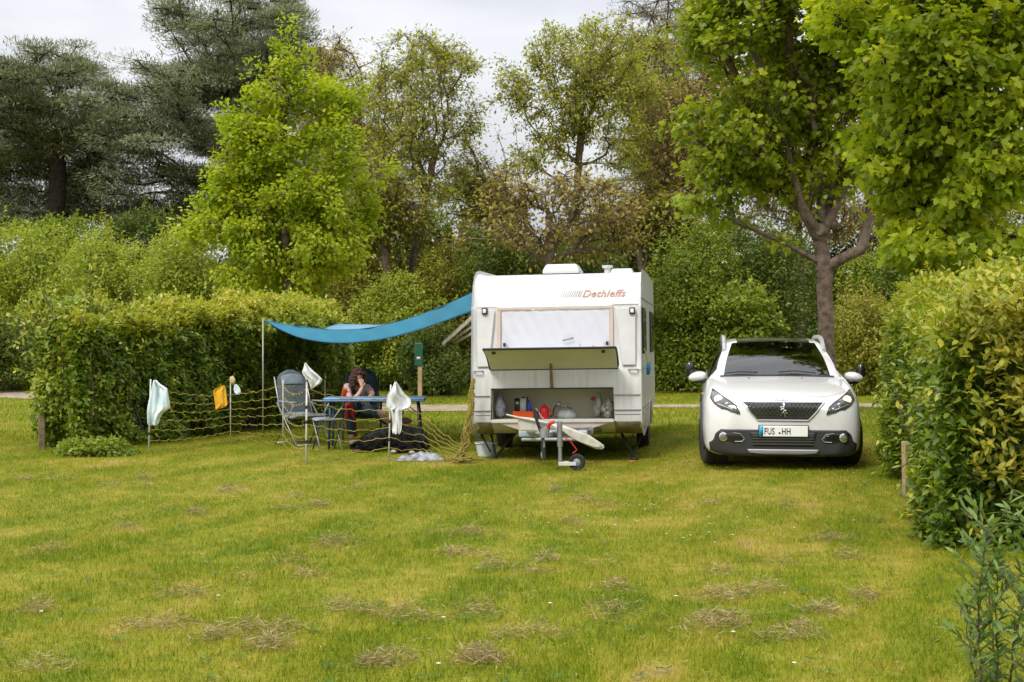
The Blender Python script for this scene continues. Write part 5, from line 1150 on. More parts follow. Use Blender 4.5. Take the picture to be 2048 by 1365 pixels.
# ================================================================ rope fence round the pitch
def stick(px, py, D): q = P(px, py, D); return Vector((q.x, q.y, g1(q.x, q.y)))
fence = empty('rope_fence', tuple(stick(612, 930, 16.2)), label='sagging yellow rope netting fence on white poles round the camp table', cat='fence'); FO = fence.location.copy()
POLE = mat('pole_white', (.66,.62,.56), .5, var=.15, scale=30); ROPE = mat('rope_yellow_olive', (.37,.29,.055), .85, var=.3, scale=60, bump=.5)
PW = [(297, 17.6, 1.02, .010), (461, 19.8, 1.0, .008), (566, 18.9, .98, .007), (612, 16.25, 1.03, .012), (777, 16.75, .98, .010), (806, 22.0, 1.05, .008), (650, 21.6, .9, .007)]
poles = []
for px, D, h, r in PW:
    b = P(px, 684, D); b.z = g1(b.x, b.y); a = b.copy(); lean = {297: .03, 612: .01, 777: .03}.get(px, 0); top = b+Vector((lean, 0, h)); poles.append((b, top))
    mb = MB(); mb.tube([b-FO-Vector((0,0,.05)), top-FO], r, 8); p = mb.build('pole', POLE if px != 806 else DARKM, fence)
    if px in (297, 612, 777):
        for z in (.28, .52, .70): 
            c = b+(top-b)*z-FO; mb = MB(); mb.tube([c-Vector((0,0,.02)), c+Vector((0,0,.02))], r*1.6, 8); mb.build('clip', BLK, p)
def wig(a, b, sag, n, seed, amp=.012):
    rg = np.random.default_rng(seed); ph = rg.uniform(0, 6, 3); pts = []
    for k in range(n+1):
        u = k/n; p = a+(b-a)*u; p = p+Vector((0, 0, -sag*4*u*(1-u)))
        e = min(1, 6*u, 6*(1-u)); L = (b-a).length*u
        p += Vector((amp*.5*math.sin(L*31+ph[2]), amp*math.sin(L*19+ph[0]), amp*(.8*math.sin(L*23+ph[1])+.5*math.sin(L*51+ph[0]))))*e; pts.append(p)
    return pts
ZL = [.955,.80,.655,.51,.36,.20,.07]
def run(ids, mults, sags, seed):
    for li, z in enumerate(ZL):
        pts = []
        for k in range(len(ids)-1):
            (b0, t0), (b1, t1) = ids[k], ids[k+1]
            a = b0+(t0-b0)*z*mults[k][0]+Vector((0,0,mults[k][1])); b = b1+(t1-b1)*z*mults[k+1][0]+Vector((0,0,mults[k+1][1]))
            pts += [p-FO for p in wig(a, b, sags[k]*(1-.25*li/6), max(10, int((b-a).length/.035)), seed+li*7+k)][(0 if k == 0 else 1):]
        mb = MB(); mb.tube(pts, .0052, 4); mb.build('rope_strand', ROPE, fence)
A0, B0_, C0_, D0, E0, I0, H0_ = poles
end1 = (P(918, 924, 16.55)*1.0, P(948, 768, 16.55)); end1 = (Vector((end1[0].x, end1[0].y, .0)), end1[1])
mid1 = P(846, 684, 16.9); mid1 = (Vector((mid1.x, mid1.y, 0)), Vector((mid1.x, mid1.y, .62)))
run([A0, B0_, C0_, D0], [(.92,0),(.74,.02),(.95,0),(.97,0)], [.05,.02,.10], 1)
run([D0, E0, mid1, end1], [(.97,0),(.86,0),(.95,.02),(.20,.02)], [.07,.03,.04], 31)
run([C0_, H0_, I0], [(.95,0),(1.0,0),(.9,0)], [.03,.04], 61)
# cross ties
mb = MB(); rg = np.random.default_rng(9)
# gathered end of the net, hooked on the caravan's left handle
q = [P(946, 762, 16.5), P(942, 800, 16.5), P(938, 850, 16.5), P(926, 905, 16.5), P(915, 922, 16.5)]; cm = []
for k in range(46):
    a = rg.uniform(0, 6.28); rr_ = rg.uniform(.006, .045); pts = []; n_ = 44; ph = rg.uniform(0, 6)
    for j in range(n_+1):
        u = j/n_; s_ = u*4; i_ = min(3, int(s_)); p = q[i_]+(q[i_+1]-q[i_])*(s_-i_); f = .4+1.1*u
        pts.append(p+Vector((rr_*f*math.cos(a+u*5+math.sin(u*17+ph))+.016*math.sin(u*47+ph), rr_*f*math.sin(a+u*5), .03*math.sin(u*31+ph)))-FO)
    mb.tube(pts, .0065, 4)
mb.build('gathered_netting', ROPE, fence)
mb = MB(); 
for k in range(14):
    c = P(rg.uniform(905, 935), rg.uniform(912, 926), 16.5+rg.uniform(-.2, .2))-FO; c.z = rg.uniform(.01, .06); mb.tube([c+Vector((rg.uniform(-.15,.15), rg.uniform(-.1,.1), rg.uniform(0,.04))) for _ in range(5)], .0055, 4)
mb.build('loose_netting', ROPE, fence)
mb = MB(); a = P(918, 922, 16.5)-FO; mb.tube([a, a+Vector((.2,.1,.02)), P(975, 920, 16.6)-FO], .006, 4); mb.build('tie_rope', ROPE, fence)
# ---------------------------------------------------------------- cloths
def cloth(name, label, rows, D, m, seed, amp=.02, cat='cloth', group=None, nc=22, wrap=.0, z4=None, sub=3):
    """rows of (y pixel, left pixel, right pixel) of the hanging cloth, given folds and a thickness"""
    rows2 = []
    for (a, b) in zip(rows, rows[1:]):
        for k in range(sub): t = k/sub; rows2.append([a[i]*(1-t)+b[i]*t for i in range(3)])
    rows2.append(rows[-1]); c = P(rows[0][1], rows[-1][0], D); G = []; rg = np.random.default_rng(seed); p1, p2 = rg.uniform(0, 6, 2)
    for i, (y, x0, x1) in enumerate(rows2):
        v = i/(len(rows2)-1); r_ = []
        for j in range(nc):
            u = j/(nc-1); w_ = abs(x1-x0)*D/F; x = x0+(x1-x0)*u
            d = amp*math.sin(u*9+p1+v*2)+amp*.6*math.sin(u*21+p2-v*3)+amp*1.2*(float(vnoise(u*3+seed, v*3, 0, 4))-.5)*2
            d *= min(1, .25+w_*5); r_.append(P(x, y+1.2*math.sin(u*11+p2), D+d+wrap*u)-c)
        G.append(r_)
    mb = MB(); mb.grid(G); o = mb.build(name, m, None, solid=.004, angle=80); o.location = c; return tag(o, label, cat, group)
def z4(x, y): return (260+x/5.461, 700+y/5.461)
def conv(rows, f): return [(f(0, y)[1], f(a, 0)[0], f(b, 0)[0]) for y, a, b in rows]
CW = mat('cloth_white', (.72,.73,.74), .85, var=.08, scale=6, bump=.3, bscale=80); CB = mat('cloth_pale_blue', (.55,.70,.76), .85, var=.15, scale=7, bump=.3, bscale=80, col2=(.74,.76,.77))
cloth('shirt', 'white and pale blue shirt hung on the left end pole of the rope fence', conv([(335,258,285),(380,245,330),(430,235,408),(500,222,418),(560,205,430),(640,190,440),(700,188,360),(760,190,325),(800,190,318),(828,200,300)], z4), 17.5, CB, 1, .03, 'shirt')
def z6(x, y): return (540+x/4.876, 700+y/4.876)
cloth('towel', 'small white towel draped over the tall middle pole of the rope fence', conv([(133,338,352),(170,328,385),(215,312,430),(250,330,475),(290,370,512),(330,385,490),(380,398,410)], z6), 16.2, CW, 2, .025, 'towel')
cloth('shirt', 'white shirt draped over the right pole of the rope fence', conv([(318,1212,1232),(370,1190,1270),(430,1150,1310),(480,1140,1370),(540,1135,1378),(570,1155,1360),(590,1165,1300)], z6), 16.68, CW, 3, .03, 'shirt')
o = bpy.data.objects['shirt.001']; 
rows = conv([(575,1180,1285),(650,1190,1283),(720,1195,1285),(780,1192,1280),(822,1198,1262)], z6)
q = cloth('sleeve', '', rows, 16.66, CW, 4, .02); q.parent = o; q.location = Vector(q.location)-Vector(o.location)
for k in ('label', 'category'):
    if k in q: del q[k]
cloth('washcloth', 'orange-yellow washcloth hung on the top rope of the fence', conv([(398,1015,1035),(430,945,1045),(450,910,1050),(520,918,1055),(600,928,1062),(620,932,1040),(652,934,950)], z4), 18.7, mat('cloth_orange', (.80,.42,.02), .85, var=.12, scale=8, bump=.4), 5, .014, 'washcloth')
# little things on the second pole
D_ = 19.75
c = P(465, 761, D_); mb = MB(); mb.ell((0,0,0), (.045,.03,.062), 12, 9, amp=.2, seed=3); o = mb.build('sponge', mat('sponge_yellow', (.62,.50,.22), .95, bump=.6)); o.location = c; tag(o, 'pale yellow sponge stuck on the second fence pole', 'sponge')
cloth('sock', 'small pale blue-grey sock hanging beside the yellow sponge', conv([(380,1140,1165),(420,1132,1205),(465,1138,1212),(490,1180,1202)], z4), 19.7, CB, 6, .008, 'sock', nc=8)
# ---------------------------------------------------------------- blue tarp on two poles
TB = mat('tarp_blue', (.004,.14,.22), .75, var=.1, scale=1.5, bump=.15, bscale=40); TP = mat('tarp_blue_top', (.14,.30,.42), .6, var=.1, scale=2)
def D_at(px): return np.interp(px, [526, 945, 970], [20.8, 17.1, 16.95])
up_ = [(530,641),(560,648),(600,654),(640,659),(680,661),(720,659),(760,653),(800,643),(840,631),(880,615),(915,600),(945,585),(966,577)]
dn_ = [(530,642),(560,660),(600,677),(640,684),(680,687),(720,685),(760,680),(800,671),(840,660),(880,646),(915,633),(945,622),(966,615)]
org = P(530, 641, 20.8); tp = empty('sun_tarp', org, label='blue fabric tarp sagging from the caravan side to two poles', cat='tarp')
def dense(pl):
    x = np.linspace(pl[0][0], pl[-1][0], 49); return [(a, float(b)) for a, b in zip(x, np.interp(x, [p[0] for p in pl], [p[1] for p in pl]))]
def smooth_(v): 
    y = np.array([p[1] for p in v]); 
    for _ in range(4): y[1:-1] = (y[:-2]+2*y[1:-1]+y[2:])/4
    return [(p[0], float(b)) for p, b in zip(v, y)]
U_, L_ = smooth_(dense(up_)), smooth_(dense(dn_)); G = []
for k in range(9):
    v = k/8; row = []
    for (x0, a), (_, b) in zip(U_, L_):
        D = D_at(x0)+.45*(1-v)*min(1, (x0-528)/60+.05)+.035*math.sin(x0*.045+v*2)+.02*math.sin(x0*.13-v*4); py = a+(b-a)*v+.8*math.sin(x0*.05)*math.sin(v*3.1)
        row.append(P(x0, py, D)-org)
    G.append(row)
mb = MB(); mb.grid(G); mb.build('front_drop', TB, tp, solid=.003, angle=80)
mb = MB(); mb.tube(G[0], .006, 5); mb.tube(G[-1], .008, 5); mb.build('hem', mat('tarp_hem', (.01,.10,.20), .8), tp)
back = []
for (x0, a) in U_:
    u = (x0-530)/(966-530); X0 = P(x0, a, D_at(x0)+.45)
    bx = np.interp(u, [0, .25, 1], [P(600,655,25.2).x, P(667,655,25.2).x, P(955,600,21.2).x]); by = np.interp(u, [0, .25, 1], [25.0, 25.2, 21.2])
    bz = np.interp(u, [0, .25, .5, .75, 1], [1.72, 1.88, 1.84, 1.86, 2.2]); back.append((X0, Vector((bx, by, bz))))
G = []
for k in range(11):
    v = k/10; G.append([a+(b-a)*v+Vector((0,0,-.10*math.sin(v*math.pi)))-org for a, b in back])
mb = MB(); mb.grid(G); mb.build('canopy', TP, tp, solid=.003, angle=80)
PG = mat('pole_olive', (.36,.37,.27), .5, metal=.3, var=.15)
for px, D, top, lab in ((526, 20.8, 1.90, 'thin upright pole at the left corner of the blue tarp'), (668, 25.0, 1.93, 'thin dark pole holding the rear corner of the blue tarp')):
    b = P(px, 684, D); z = g1(b.x, b.y); mb = MB(); mb.tube([(0,0,-.05),(0,0,top-z)], .013, 8); o = mb.build('tarp_pole', PG if D < 22 else mat('pole_green_grey', (.16,.20,.18), .5)); o.location = (b.x, b.y, z); tag(o, lab, 'pole', 'poles of the tarp')
# guy line
# ---------------------------------------------------------------- grey boards leaning on the caravan's left side
for k, (a, b, lab) in enumerate([((886,688,18.0),(948,633,16.95),'long grey board slanting behind the caravan, topmost of the three'),((902,682,17.9),(950,650,17.0),'middle of the three grey slanting boards'),((915,684,17.9),(950,664,17.05),'lowest and darkest of the three grey slanting boards')]):
    p, q = P(*a), P(*b); d = (q-p); mb = MB(); mb.box((d.length/2, 0, 0), (d.length, .02, .06 if k == 0 else .035)); o = mb.build('board', mat('weathered_wood', (.46,.41,.34), .9, var=.3, scale=12, bump=.4), bevel=.003)
    o.location = p; o.rotation_euler = d.to_track_quat('X', 'Z').to_euler(); tag(o, lab, 'board', 'grey boards by the caravan')
# ---------------------------------------------------------------- posts
WOOD = mat('post_wood', (.22,.16,.10), .9, var=.3, scale=14, bump=.5, bscale=50); WOOD2 = mat('post_wood_pale', (.42,.30,.16), .85, var=.2, scale=14, bump=.4, bscale=50)
def post(px, D, h, w_, lab, m, nm='wooden_post', tilt=0):
    b = P(px, 684, D); z = g1(b.x, b.y); mb = MB(); mb.box((0,0,h/2-.05), (w_, w_, h+.1)); o = mb.build(nm, m, bevel=.008); o.location = (b.x, b.y, z); o.rotation_euler = (0, tilt, .3); return tag(o, lab, 'post')
post(84, 18.4, .53, .085, 'short weathered post standing in the grass at the far left', WOOD)
post(1813, 12.2, .52, .06, 'short pale stake at the foot of the right hedge', WOOD2, tilt=-.02)
b = P(840, 684, 31.6); z = g1(b.x, b.y); o = empty('sign_post', (b.x, b.y, z), label='wooden post with a green box on top beyond the path', cat='post')
kid(o, 'shaft', WOOD2, lambda m: m.box((0,0,.45), (.10,.10,1.0)), bevel=.01); kid(o, 'green_box', mat('box_green', (.01,.09,.05), .45), lambda m: m.box((-.03,-.02,1.22), (.20,.12,.56)), bevel=.02)
kid(o, 'notice', mat('notice_white', (.6,.6,.6), .5), lambda m: m.box((-.03,-.083,1.13), (.09,.006,.06)))
# ---------------------------------------------------------------- camping table
TD = 18.45; tc_ = P(745, 684, TD+.3); tb = empty('camping_table', (tc_.x, tc_.y, 0), (0, 0, R(2)), label='blue topped folding camping table', cat='table')
x0, x1 = P(645, 0, TD).x-tc_.x, P(847, 0, TD).x-tc_.x; BT = mat('table_blue', (.13,.26,.44), .4, var=.15, scale=3)
kid(tb, 'tabletop', BT, lambda m: m.box(((x0+x1)/2, 0, .715), (x1-x0, .66, .03)), bevel=.012)
kid(tb, 'edge_frame', mat('table_frame_blue', (.10,.17,.27), .45, metal=.3), lambda m: m.box(((x0+x1)/2, 0, .69), (x1-x0+.02, .68, .025)), bevel=.008)
for x, dx in ((x0+.1, -.02), (x1-.10, .06)):
    for y in (-.26, .26): kid(tb, 'leg', mat('leg_blue', (.02,.06,.16), .4, metal=.3) if x < 0 else DARKM, lambda m: m.tube([(x, y, .70), (x+dx, y*1.05, .0)], .016, 8))
    kid(tb, 'brace', DARKM, lambda m: m.tube([(x, -.26, .42), (x, .26, .42)], .010, 6))
kid(tb, 'diagonal', GALV, lambda m: m.tube([(x0+.08, -.26, .35), (x0+.32, -.26, .68)], .010, 6)); kid(tb, 'diagonal', GALV, lambda m: m.tube([(x1-.08, -.26, .50), (x1-.30, -.26, .68)], .010, 6))
# ---------------------------------------------------------------- reclining camp chairs
CG = mat('chair_fabric_grey', (.095,.115,.125), .9, var=.15, scale=30, bump=.3, bscale=150); CG2 = mat('chair_padding_grey', (.21,.25,.29), .85, var=.12, scale=20)
def pad(w_, pts, th, round_top=False, nx_=12):
    """padded strip along a centre line of (y, z) points"""
    G, Hh = [], []
    L = len(pts)
    for i, (y, z) in enumerate(pts):
        v = i/(L-1); ww = w_
        if round_top and v > .72: ww = w_*math.sqrt(max(.04, 1-((v-.72)/.29)**2))
        r1 = []; r2 = []
        a = Vector(pts[max(0, i-1)]); b = Vector(pts[min(L-1, i+1)]); t = (b-a).normalized(); nn = (-t.y, t.x)
        for j in range(nx_):
            u = j/(nx_-1)*2-1; bul = th*(1-u**4)*(.75+.25*abs(math.sin(v*9)))
            r1.append((u*ww/2, y+nn[0]*bul, z+nn[1]*bul)); r2.append((u*ww/2, y-nn[0]*bul*.5, z-nn[1]*bul*.5))
        G.append(r1); Hh.append(r2)
    def f(m):
        m.grid(G); m.grid(Hh)
        side = [r[0] for r in G]; side2 = [r[0] for r in Hh]; m.grid([side, side2]); m.grid([[r[-1] for r in G], [r[-1] for r in Hh]]); m.grid([G[0], Hh[0]]); m.grid([G[-1], Hh[-1]])
    return f
def chair(loc, rz, label, c1, c2, cf, seat_h=.42):
    o = empty('camping_chair', loc, (0, 0, rz), label=label, cat='chair', group='reclining camping chairs at the table')
    sy = [(-.30+.52*k/8, seat_h+.03-.05*math.sin(k/8*3.14)) for k in range(9)]
    kid(o, 'seat', c2, pad(.50, sy, .035)); by = [(.22+.20*k/14, seat_h+.02+.66*k/14) for k in range(15)]
    kid(o, 'backrest', c1, pad(.50, by, .035, True)); hy = [(.37+.035*k/6, .89+.15*k/6) for k in range(7)]
    kid(o, 'headrest', c2, pad(.38, [(y-.035, z) for y, z in hy], .035, True))
    for s_ in (-1, 1):
        kid(o, 'armrest', c2, lambda m: m.box((s_*.29, -.02, seat_h+.22), (.055, .52, .025)), bevel=.012)
        kid(o, 'leg', cf, lambda m: m.tube([(s_*.29, .28, seat_h+.20), (s_*.29, -.34, 0)], .012, 8)); kid(o, 'leg', cf, lambda m: m.tube([(s_*.29, -.26, seat_h+.20), (s_*.29, .34, 0)], .012, 8))
        kid(o, 'back_frame', cf, lambda m: m.tube([(s_*.265, .20, seat_h), (s_*.265, .42, seat_h+.58)], .012, 8))
    kid(o, 'crossbar', cf, lambda m: (m.tube([(-.29, -.34, .02), (.29, -.34, .02)], .010, 6), m.tube([(-.29, .34, .02), (.29, .34, .02)], .010, 6)))
    return o
p = P(607, 684, 19.35); chair((p.x, p.y, 0), R(38), 'empty grey reclining chair left of the table, behind the middle fence pole', CG, CG2, GALV)
p = P(724, 684, 19.95); chair((p.x, p.y, 0), R(8), 'dark chair with blue seat that the person at the table sits in', mat('chair_fabric_dark', (.03,.04,.05), .9, var=.2, scale=20), mat('chair_blue_dark', (.02,.07,.12), .85, var=.15, scale=20), DARKM, .44)
# footrest stool in front of the grey chair
p = P(655, 684, 18.35); o = empty('footrest', (p.x, p.y, 0), (0, 0, R(30)), label='small grey-blue footrest between the grey chair and the table', cat='stool')
kid(o, 'cushion', CG2, pad(.36, [(-.16+.32*k/6, .44-.02*math.sin(k/6*3.14)) for k in range(7)], .025))
for s_ in (-1, 1):
    kid(o, 'leg', mat('leg_blue', (.02,.06,.16)), lambda m: m.tube([(s_*.16, -.15, .43), (s_*.16, .15, .0)], .010, 6)); kid(o, 'leg', GALV, lambda m: m.tube([(s_*.16, .15, .43), (s_*.16, -.15, .0)], .010, 6))
# ---------------------------------------------------------------- person at the table
def skin(name, J, E, m, parent, root=0, sub=2, warp=None):
    me = bpy.data.meshes.new(name); bm = bmesh.new(); ly = bm.verts.layers.skin.verify(); vv = []
    for i, (p, r) in enumerate(J):
        v = bm.verts.new(p); r = r if isinstance(r, tuple) else (r, r); v[ly].radius = r; v[ly].use_root = (i == root); vv.append(v)
    for a, b in E: bm.edges.new((vv[a], vv[b]))
    bm.to_mesh(me); bm.free(); ob = bpy.data.objects.new(name, me); S.collection.objects.link(ob)
    ob.modifiers.new('skin', 'SKIN').use_smooth_shade = True; s2 = ob.modifiers.new('sub', 'SUBSURF'); s2.levels = sub; s2.render_levels = sub
    dg = bpy.context.evaluated_depsgraph_get(); dg.update(); m2 = bpy.data.meshes.new_from_object(ob.evaluated_get(dg)); S.collection.objects.unlink(ob); bpy.data.objects.remove(ob)
    for pl in m2.polygons: pl.use_smooth = True
    m2.materials.clear(); m2.materials.append(m); return link(bpy.data.objects.new(name, m2), parent)
SK = mat('skin', (.52,.30,.21), .55, var=.06); HAIR = mat('hair_auburn', (.10,.035,.022), .8, var=.4, scale=25, bump=.8, bscale=60); TOP = mat('top_dark_purple', (.04,.025,.045), .9); SLV = mat('shirt_grey_pink', (.45,.36,.35), .9, var=.1); VEST = mat('vest_red_orange', (.60,.08,.02), .8); TRO = mat('trousers_blue', (.02,.045,.08), .9, var=.15)
pe_ = P(716, 684, 19.75); PL = Vector((pe_.x, pe_.y, 0)); pr = empty('person', PL, label='person with curly auburn hair leaning on the table, hand raised to the face', cat='person')
def W(px, py, D): return P(px, py, D)-PL
hc_ = W(717, 757, 19.45); ne = W(709, 779, 19.62); 
J = [(Vector((.02,.10,.52)), (.16,.12)), (Vector((-.01,.04,.68)), (.145,.11)), (Vector((-.03,-.05,.82)), (.17,.11)), (ne+Vector((0,.01,-.02)), (.075,.065)), (ne+Vector((.01,0,.05)), .048),
     (hc_+Vector((0,.0,-.03)), (.062,.072)), (hc_+Vector((0,0,.055)), (.072,.085)), (hc_+Vector((0,.005,.11)), (.045,.055)),      # head
     (Vector((-.17,-.06,.84)), .055), (W(697,789,19.35), .046), (W(703,806,19.0)+Vector((0,0,.02)), .040), (W(718,788,19.1), .030), (W(725,774,19.2), .026),      # arm raised to the face
     (Vector((.15,-.05,.83)), .055), (Vector((.24,-.18,.74)), .046), (W(738,803,19.0)+Vector((0,0,.03)), .038), (W(752,800,18.85)+Vector((0,0,.02)), .028),
     (Vector((-.10,.02,.50)), .095), (W(700,812,19.3), .078), (W(702,850,19.15), .055), (W(703,880,19.1), .036),                      # near leg, bent down
     (Vector((.12,.02,.50)), .095), (Vector((.30,-.42,.50)), .075), (W(786,848,19.2), .052), (W(806,842,19.1), .036)]
E = [(0,1),(1,2),(2,3),(3,4),(4,5),(5,6),(6,7),(2,8),(8,9),(9,10),(10,11),(11,12),(2,13),(13,14),(14,15),(15,16),(0,17),(17,18),(18,19),(19,20),(0,21),(21,22),(22,23),(23,24)]
skin('body', J, E, SK, pr)
# clothing over the body
skin('shirt', [(Vector((.02,.10,.50)), (.175,.135)), (Vector((-.01,.04,.68)), (.16,.125)), (Vector((-.03,-.05,.82)), (.182,.125)), (ne+Vector((0,.01,-.04)), (.085,.075)), (Vector((-.17,-.06,.84)), .066), (W(697,790,19.35), .056), (Vector((.15,-.05,.83)), .066), (Vector((.23,-.16,.75)), .056)],
     [(0,1),(1,2),(2,3),(2,4),(4,5),(2,6),(6,7)], SLV, pr)
mb = MB(); mb.tube([W(690,778,19.3), W(688,792,19.35), W(690,806,19.5)], [.035,.045,.04], 8); mb.build('vest_edge', VEST, pr)
skin('collar', [(ne+Vector((-.05,.0,-.03)), (.08,.08)), (ne+Vector((.03,-.02,.0)), (.068,.068))], [(0,1)], TOP, pr, sub=2)
skin('trousers', [(Vector((.01,.08,.47)), (.17,.13)), (Vector((-.10,.0,.49)), .105), (W(700,812,19.3), .09), (W(702,850,19.15), .072), (W(703,872,19.1), .066), (Vector((.12,0,.49)), .105), (Vector((.30,-.42,.50)), .088), (W(780,848,19.25), .066)], [(0,1),(1,2),(2,3),(3,4),(0,5),(5,6),(6,7)], TRO, pr)
for (a, nm) in ((W(706,886,18.95), 'shoe'), (W(812,842,19.0), 'shoe')):
    mb = MB(); mb.ell(a, (.06,.11,.04), 12, 8) if a.z < .2 else mb.ell(a, (.09,.05,.05), 12, 8); mb.build(nm, mat('shoe_pale', (.5,.42,.38), .7) if a.z < .2 else mat('shoe_brown', (.22,.10,.08), .7), pr)
# hair: many curls round the skull, longer to the left
rg = np.random.default_rng(4); mb = MB()
for k in range(120):
    q = Vector(rg.normal(size=3)).normalized()
    if q.y < -.25 and q.z < .35 and q.x > -.35: continue
    c = hc_+Vector((q.x*.098, q.y*.10+.02, q.z*.11+.025)); r_ = rg.uniform(.022, .036); mb.ell(c, (r_, r_, r_*.9), 7, 5)
for k in range(46):
    c = hc_+Vector((rg.uniform(-.125,-.05), rg.uniform(-.04,.1), rg.uniform(-.12,.03))); r_ = rg.uniform(.02, .034); mb.ell(c, (r_, r_, r_), 7, 5)
mb.build('hair', HAIR, pr)
# face: nose, eyes, mouth and ear, turned slightly to the right
fd = Vector((.35,-.93,-.15)).normalized(); sd_ = Vector((.93,.35,0)); upv = Vector((0,0,1))
def facept(a, b, c): return hc_+sd_*a+upv*b+fd*c
mb = MB(); mb.ell(facept(0, -.012, .088), (.012,.016,.02), 8, 6); mb.build('nose', SK, pr)
for s_ in (-1, 1):
    mb = MB(); mb.ell(facept(s_*.03, .012, .076), (.011,.008,.007), 8, 6); mb.build('eye', mat('eye_dark', (.05,.035,.03), .3), pr)
mb = MB(); mb.ell(facept(0, -.045, .080), (.022,.008,.006), 8, 6); mb.build('mouth', mat('lips', (.42,.16,.13), .5), pr)
# hands with five fingers each
def hand(wr, d, n_, L, nm):
    d = d.normalized(); n_ = (n_-d*n_.dot(d)).normalized(); s2 = d.cross(n_); J = [(wr, .024), (wr+d*.045*L, (.036,.016)), (wr+d*.085*L, (.036,.014))]; E = [(0,1),(1,2)]
    for k, (o_, ln) in enumerate([(-.030,.062),(-.010,.074),(.010,.070),(.029,.054)]):
        a = wr+d*.088*L+s2*o_; i = len(J); J += [(a, .0095), (a+d*ln*.55*L+n_*.012, .0088), (a+d*ln*.85*L+n_*.034, .008)]; E += [(2,i),(i,i+1),(i+1,i+2)]
    a = wr+d*.03*L-s2*.03; i = len(J); J += [(a, .012), (a-s2*.022+d*.03*L+n_*.01, .010), (a-s2*.026+d*.055*L+n_*.02, .009)]; E += [(1,i),(i,i+1),(i+1,i+2)]
    skin(nm, J, E, SK, pr, sub=1)
hand(W(724,776,19.2), Vector((-.15,.3,1)), Vector((-.4,.9,0)), 1, 'hand'); hand(W(750,800,18.87)+Vector((0,0,.02)), Vector((.9,-.3,0)), Vector((0,0,-1)), 1, 'hand')
# red towel over the chair arm
cloth('towel', 'dark red towel hanging from the left arm of the dark chair', [(806,691,706),(830,690,710),(850,691,713),(874,698,714)], 19.15, mat('towel_red', (.42,.03,.03), .9, var=.15), 8, .02, 'towel', nc=10)
# ---------------------------------------------------------------- dog under the table
q = P(788, 684, 18.15); DG = Vector((q.x, q.y, 0)); dog = empty('dog', DG, label='large black dog lying in the grass under the camping table', cat='dog')
def V3(px, z, D): a = P(px, 684, D); return Vector((a.x-DG.x, a.y-DG.y, z))
FUR = mat('fur_black', (.006,.006,.006), .85, var=.4, scale=30, bump=1, bscale=90)
J = [(V3(748,.19,18.3), (.155,.15)), (V3(775,.20,18.3), (.15,.15)), (V3(803,.21,18.2), (.155,.16)), (V3(822,.22,18.1), (.13,.15)), (V3(834,.24,18.0), .10), (V3(842,.20,17.85), .088), (V3(849,.13,17.75), .052), (V3(852,.10,17.68), .036),
     (V3(742,.16,18.1), .11), (V3(758,.12,17.95), .075), (V3(738,.05,17.95), .04), (V3(722,.035,17.9), .032), (V3(712,.03,17.88), .028),
     (V3(818,.13,18.0), .075), (V3(812,.05,17.8), .042), (V3(797,.035,17.75), .034), (V3(788,.03,17.74), .03),
     (V3(728,.14,18.4), .04), (V3(716,.06,18.45), .028), (V3(705,.03,18.4), .02),
     (V3(830,.12,18.0), .06), (V3(832,.05,17.75), .038), (V3(824,.03,17.6), .032)]
E = [(0,1),(1,2),(2,3),(3,4),(4,5),(5,6),(6,7),(0,8),(8,9),(9,10),(10,11),(11,12),(2,13),(13,14),(14,15),(15,16),(0,17),(17,18),(18,19),(3,20),(20,21),(21,22)]
skin('body', J, E, FUR, dog)
for s_ in (-1, 1):
    a = V3(840, .28, 17.9)+Vector((s_*.05, 0, .0)); mb = MB(); mb.add([a+Vector((-.035,0,0)), a+Vector((.035,0,0)), a+Vector((s_*.045,-.045,-.075)), a+Vector((0,.03,.01))], [(0,1,2),(0,2,3),(1,3,2),(0,3,1)]); mb.build('ear', FUR, dog)
mb = MB(); mb.ell(V3(853,.11,17.63), (.016,.014,.012), 8, 6); mb.build('nose', BLK, dog)
mb = MB(); mb.ell(V3(788,.032,17.72), (.045,.05,.028), 10, 7); mb.ell(V3(824,.03,17.58), (.045,.05,.028), 10, 7); mb.build('front_paws', mat('fur_pale', (.40,.36,.28), .9, var=.2), dog)
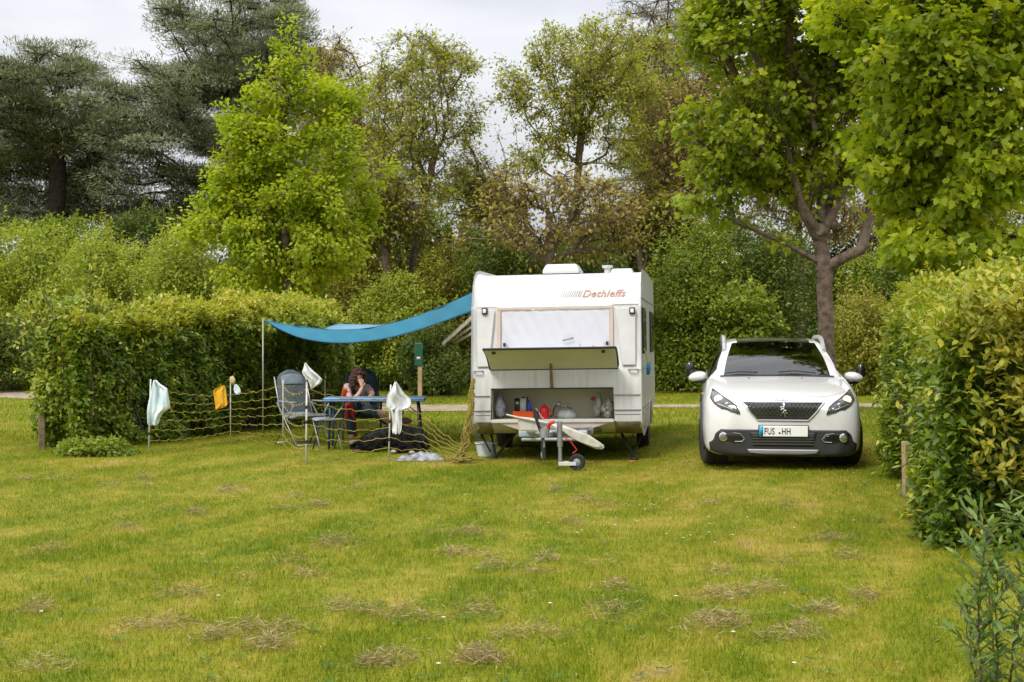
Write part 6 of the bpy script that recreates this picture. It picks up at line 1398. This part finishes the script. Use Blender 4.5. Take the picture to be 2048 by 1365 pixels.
mb = MB(); mb.ell(V3(714,.03,17.87), (.06,.045,.028), 10, 7); mb.build('hind_paw', mat('fur_tan', (.24,.12,.05), .9, var=.2), dog)
# short fur so the outline is not smooth
bo = bpy.data.objects['body.002'] if 'body.002' in bpy.data.objects else None
for ob in dog.children:
    if ob.name.startswith('body'): bo = ob
me = bo.data; nv = len(me.polygons); cc = np.empty(nv*3, np.float32); me.polygons.foreach_get('center', cc); cc = cc.reshape(-1, 3); nn = np.empty(nv*3, np.float32); me.polygons.foreach_get('normal', nn); nn = nn.reshape(-1, 3)
k = rng.integers(0, nv, 9000); leaves('fur', cc[k]+rng.normal(0, .008, (9000, 3)), nn[k]*.7+np.array([-.5,0,-.3])+rdir(9000)*.5, rdir(9000), .045, .008, leafmat('fur_strand', [(0,(.003,.003,.003)),(1,(.012,.011,.011))], 0, rough=.6), dog, rng.random(9000))
# ---------------------------------------------------------------- crumpled grey sheet on the grass
q = P(842, 684, 16.85); mb = MB(); G = []
for i in range(17):
    r_ = []
    for j in range(37):
        u, v = j/36*2-1, i/16*2-1; x, y = u*.29, v*.2; e = max(0, 1-u**4)*max(0, 1-v**4)
        z = e*(.015+.08*float(fbm(u*2.1+3, v*1.6, 0, 6, 3))+.04*float(vnoise(u*8, v*6, 0, 8))); rx = 1+.25*(float(vnoise(u*2, v*2, 1, 12))-.5)
        r_.append((x*rx, y*rx, z+.006))
    G.append(r_)
mb.grid(G); o = mb.build('plastic_sheet', mat('sheet_grey', (.33,.34,.36), .3, var=.4, scale=9, bump=.5, bscale=25, col2=(.04,.04,.045)), angle=25); o.location = (q.x, q.y, g1(q.x, q.y)); tag(o, 'crumpled grey and black plastic sheet on the grass left of the caravan', 'plastic sheet')
# orange peg by the right steady
q = P(1265, 684, 16.4); mb = MB(); mb.tube([(-.05,0,.02),(.07,.02,.02)], .010, 6); o = mb.build('ground_peg', mat('orange_peg', (.65,.22,.03), .5)); o.location = (q.x, q.y, g1(q.x, q.y)); tag(o, 'orange peg in the grass below the right corner steady', 'peg')
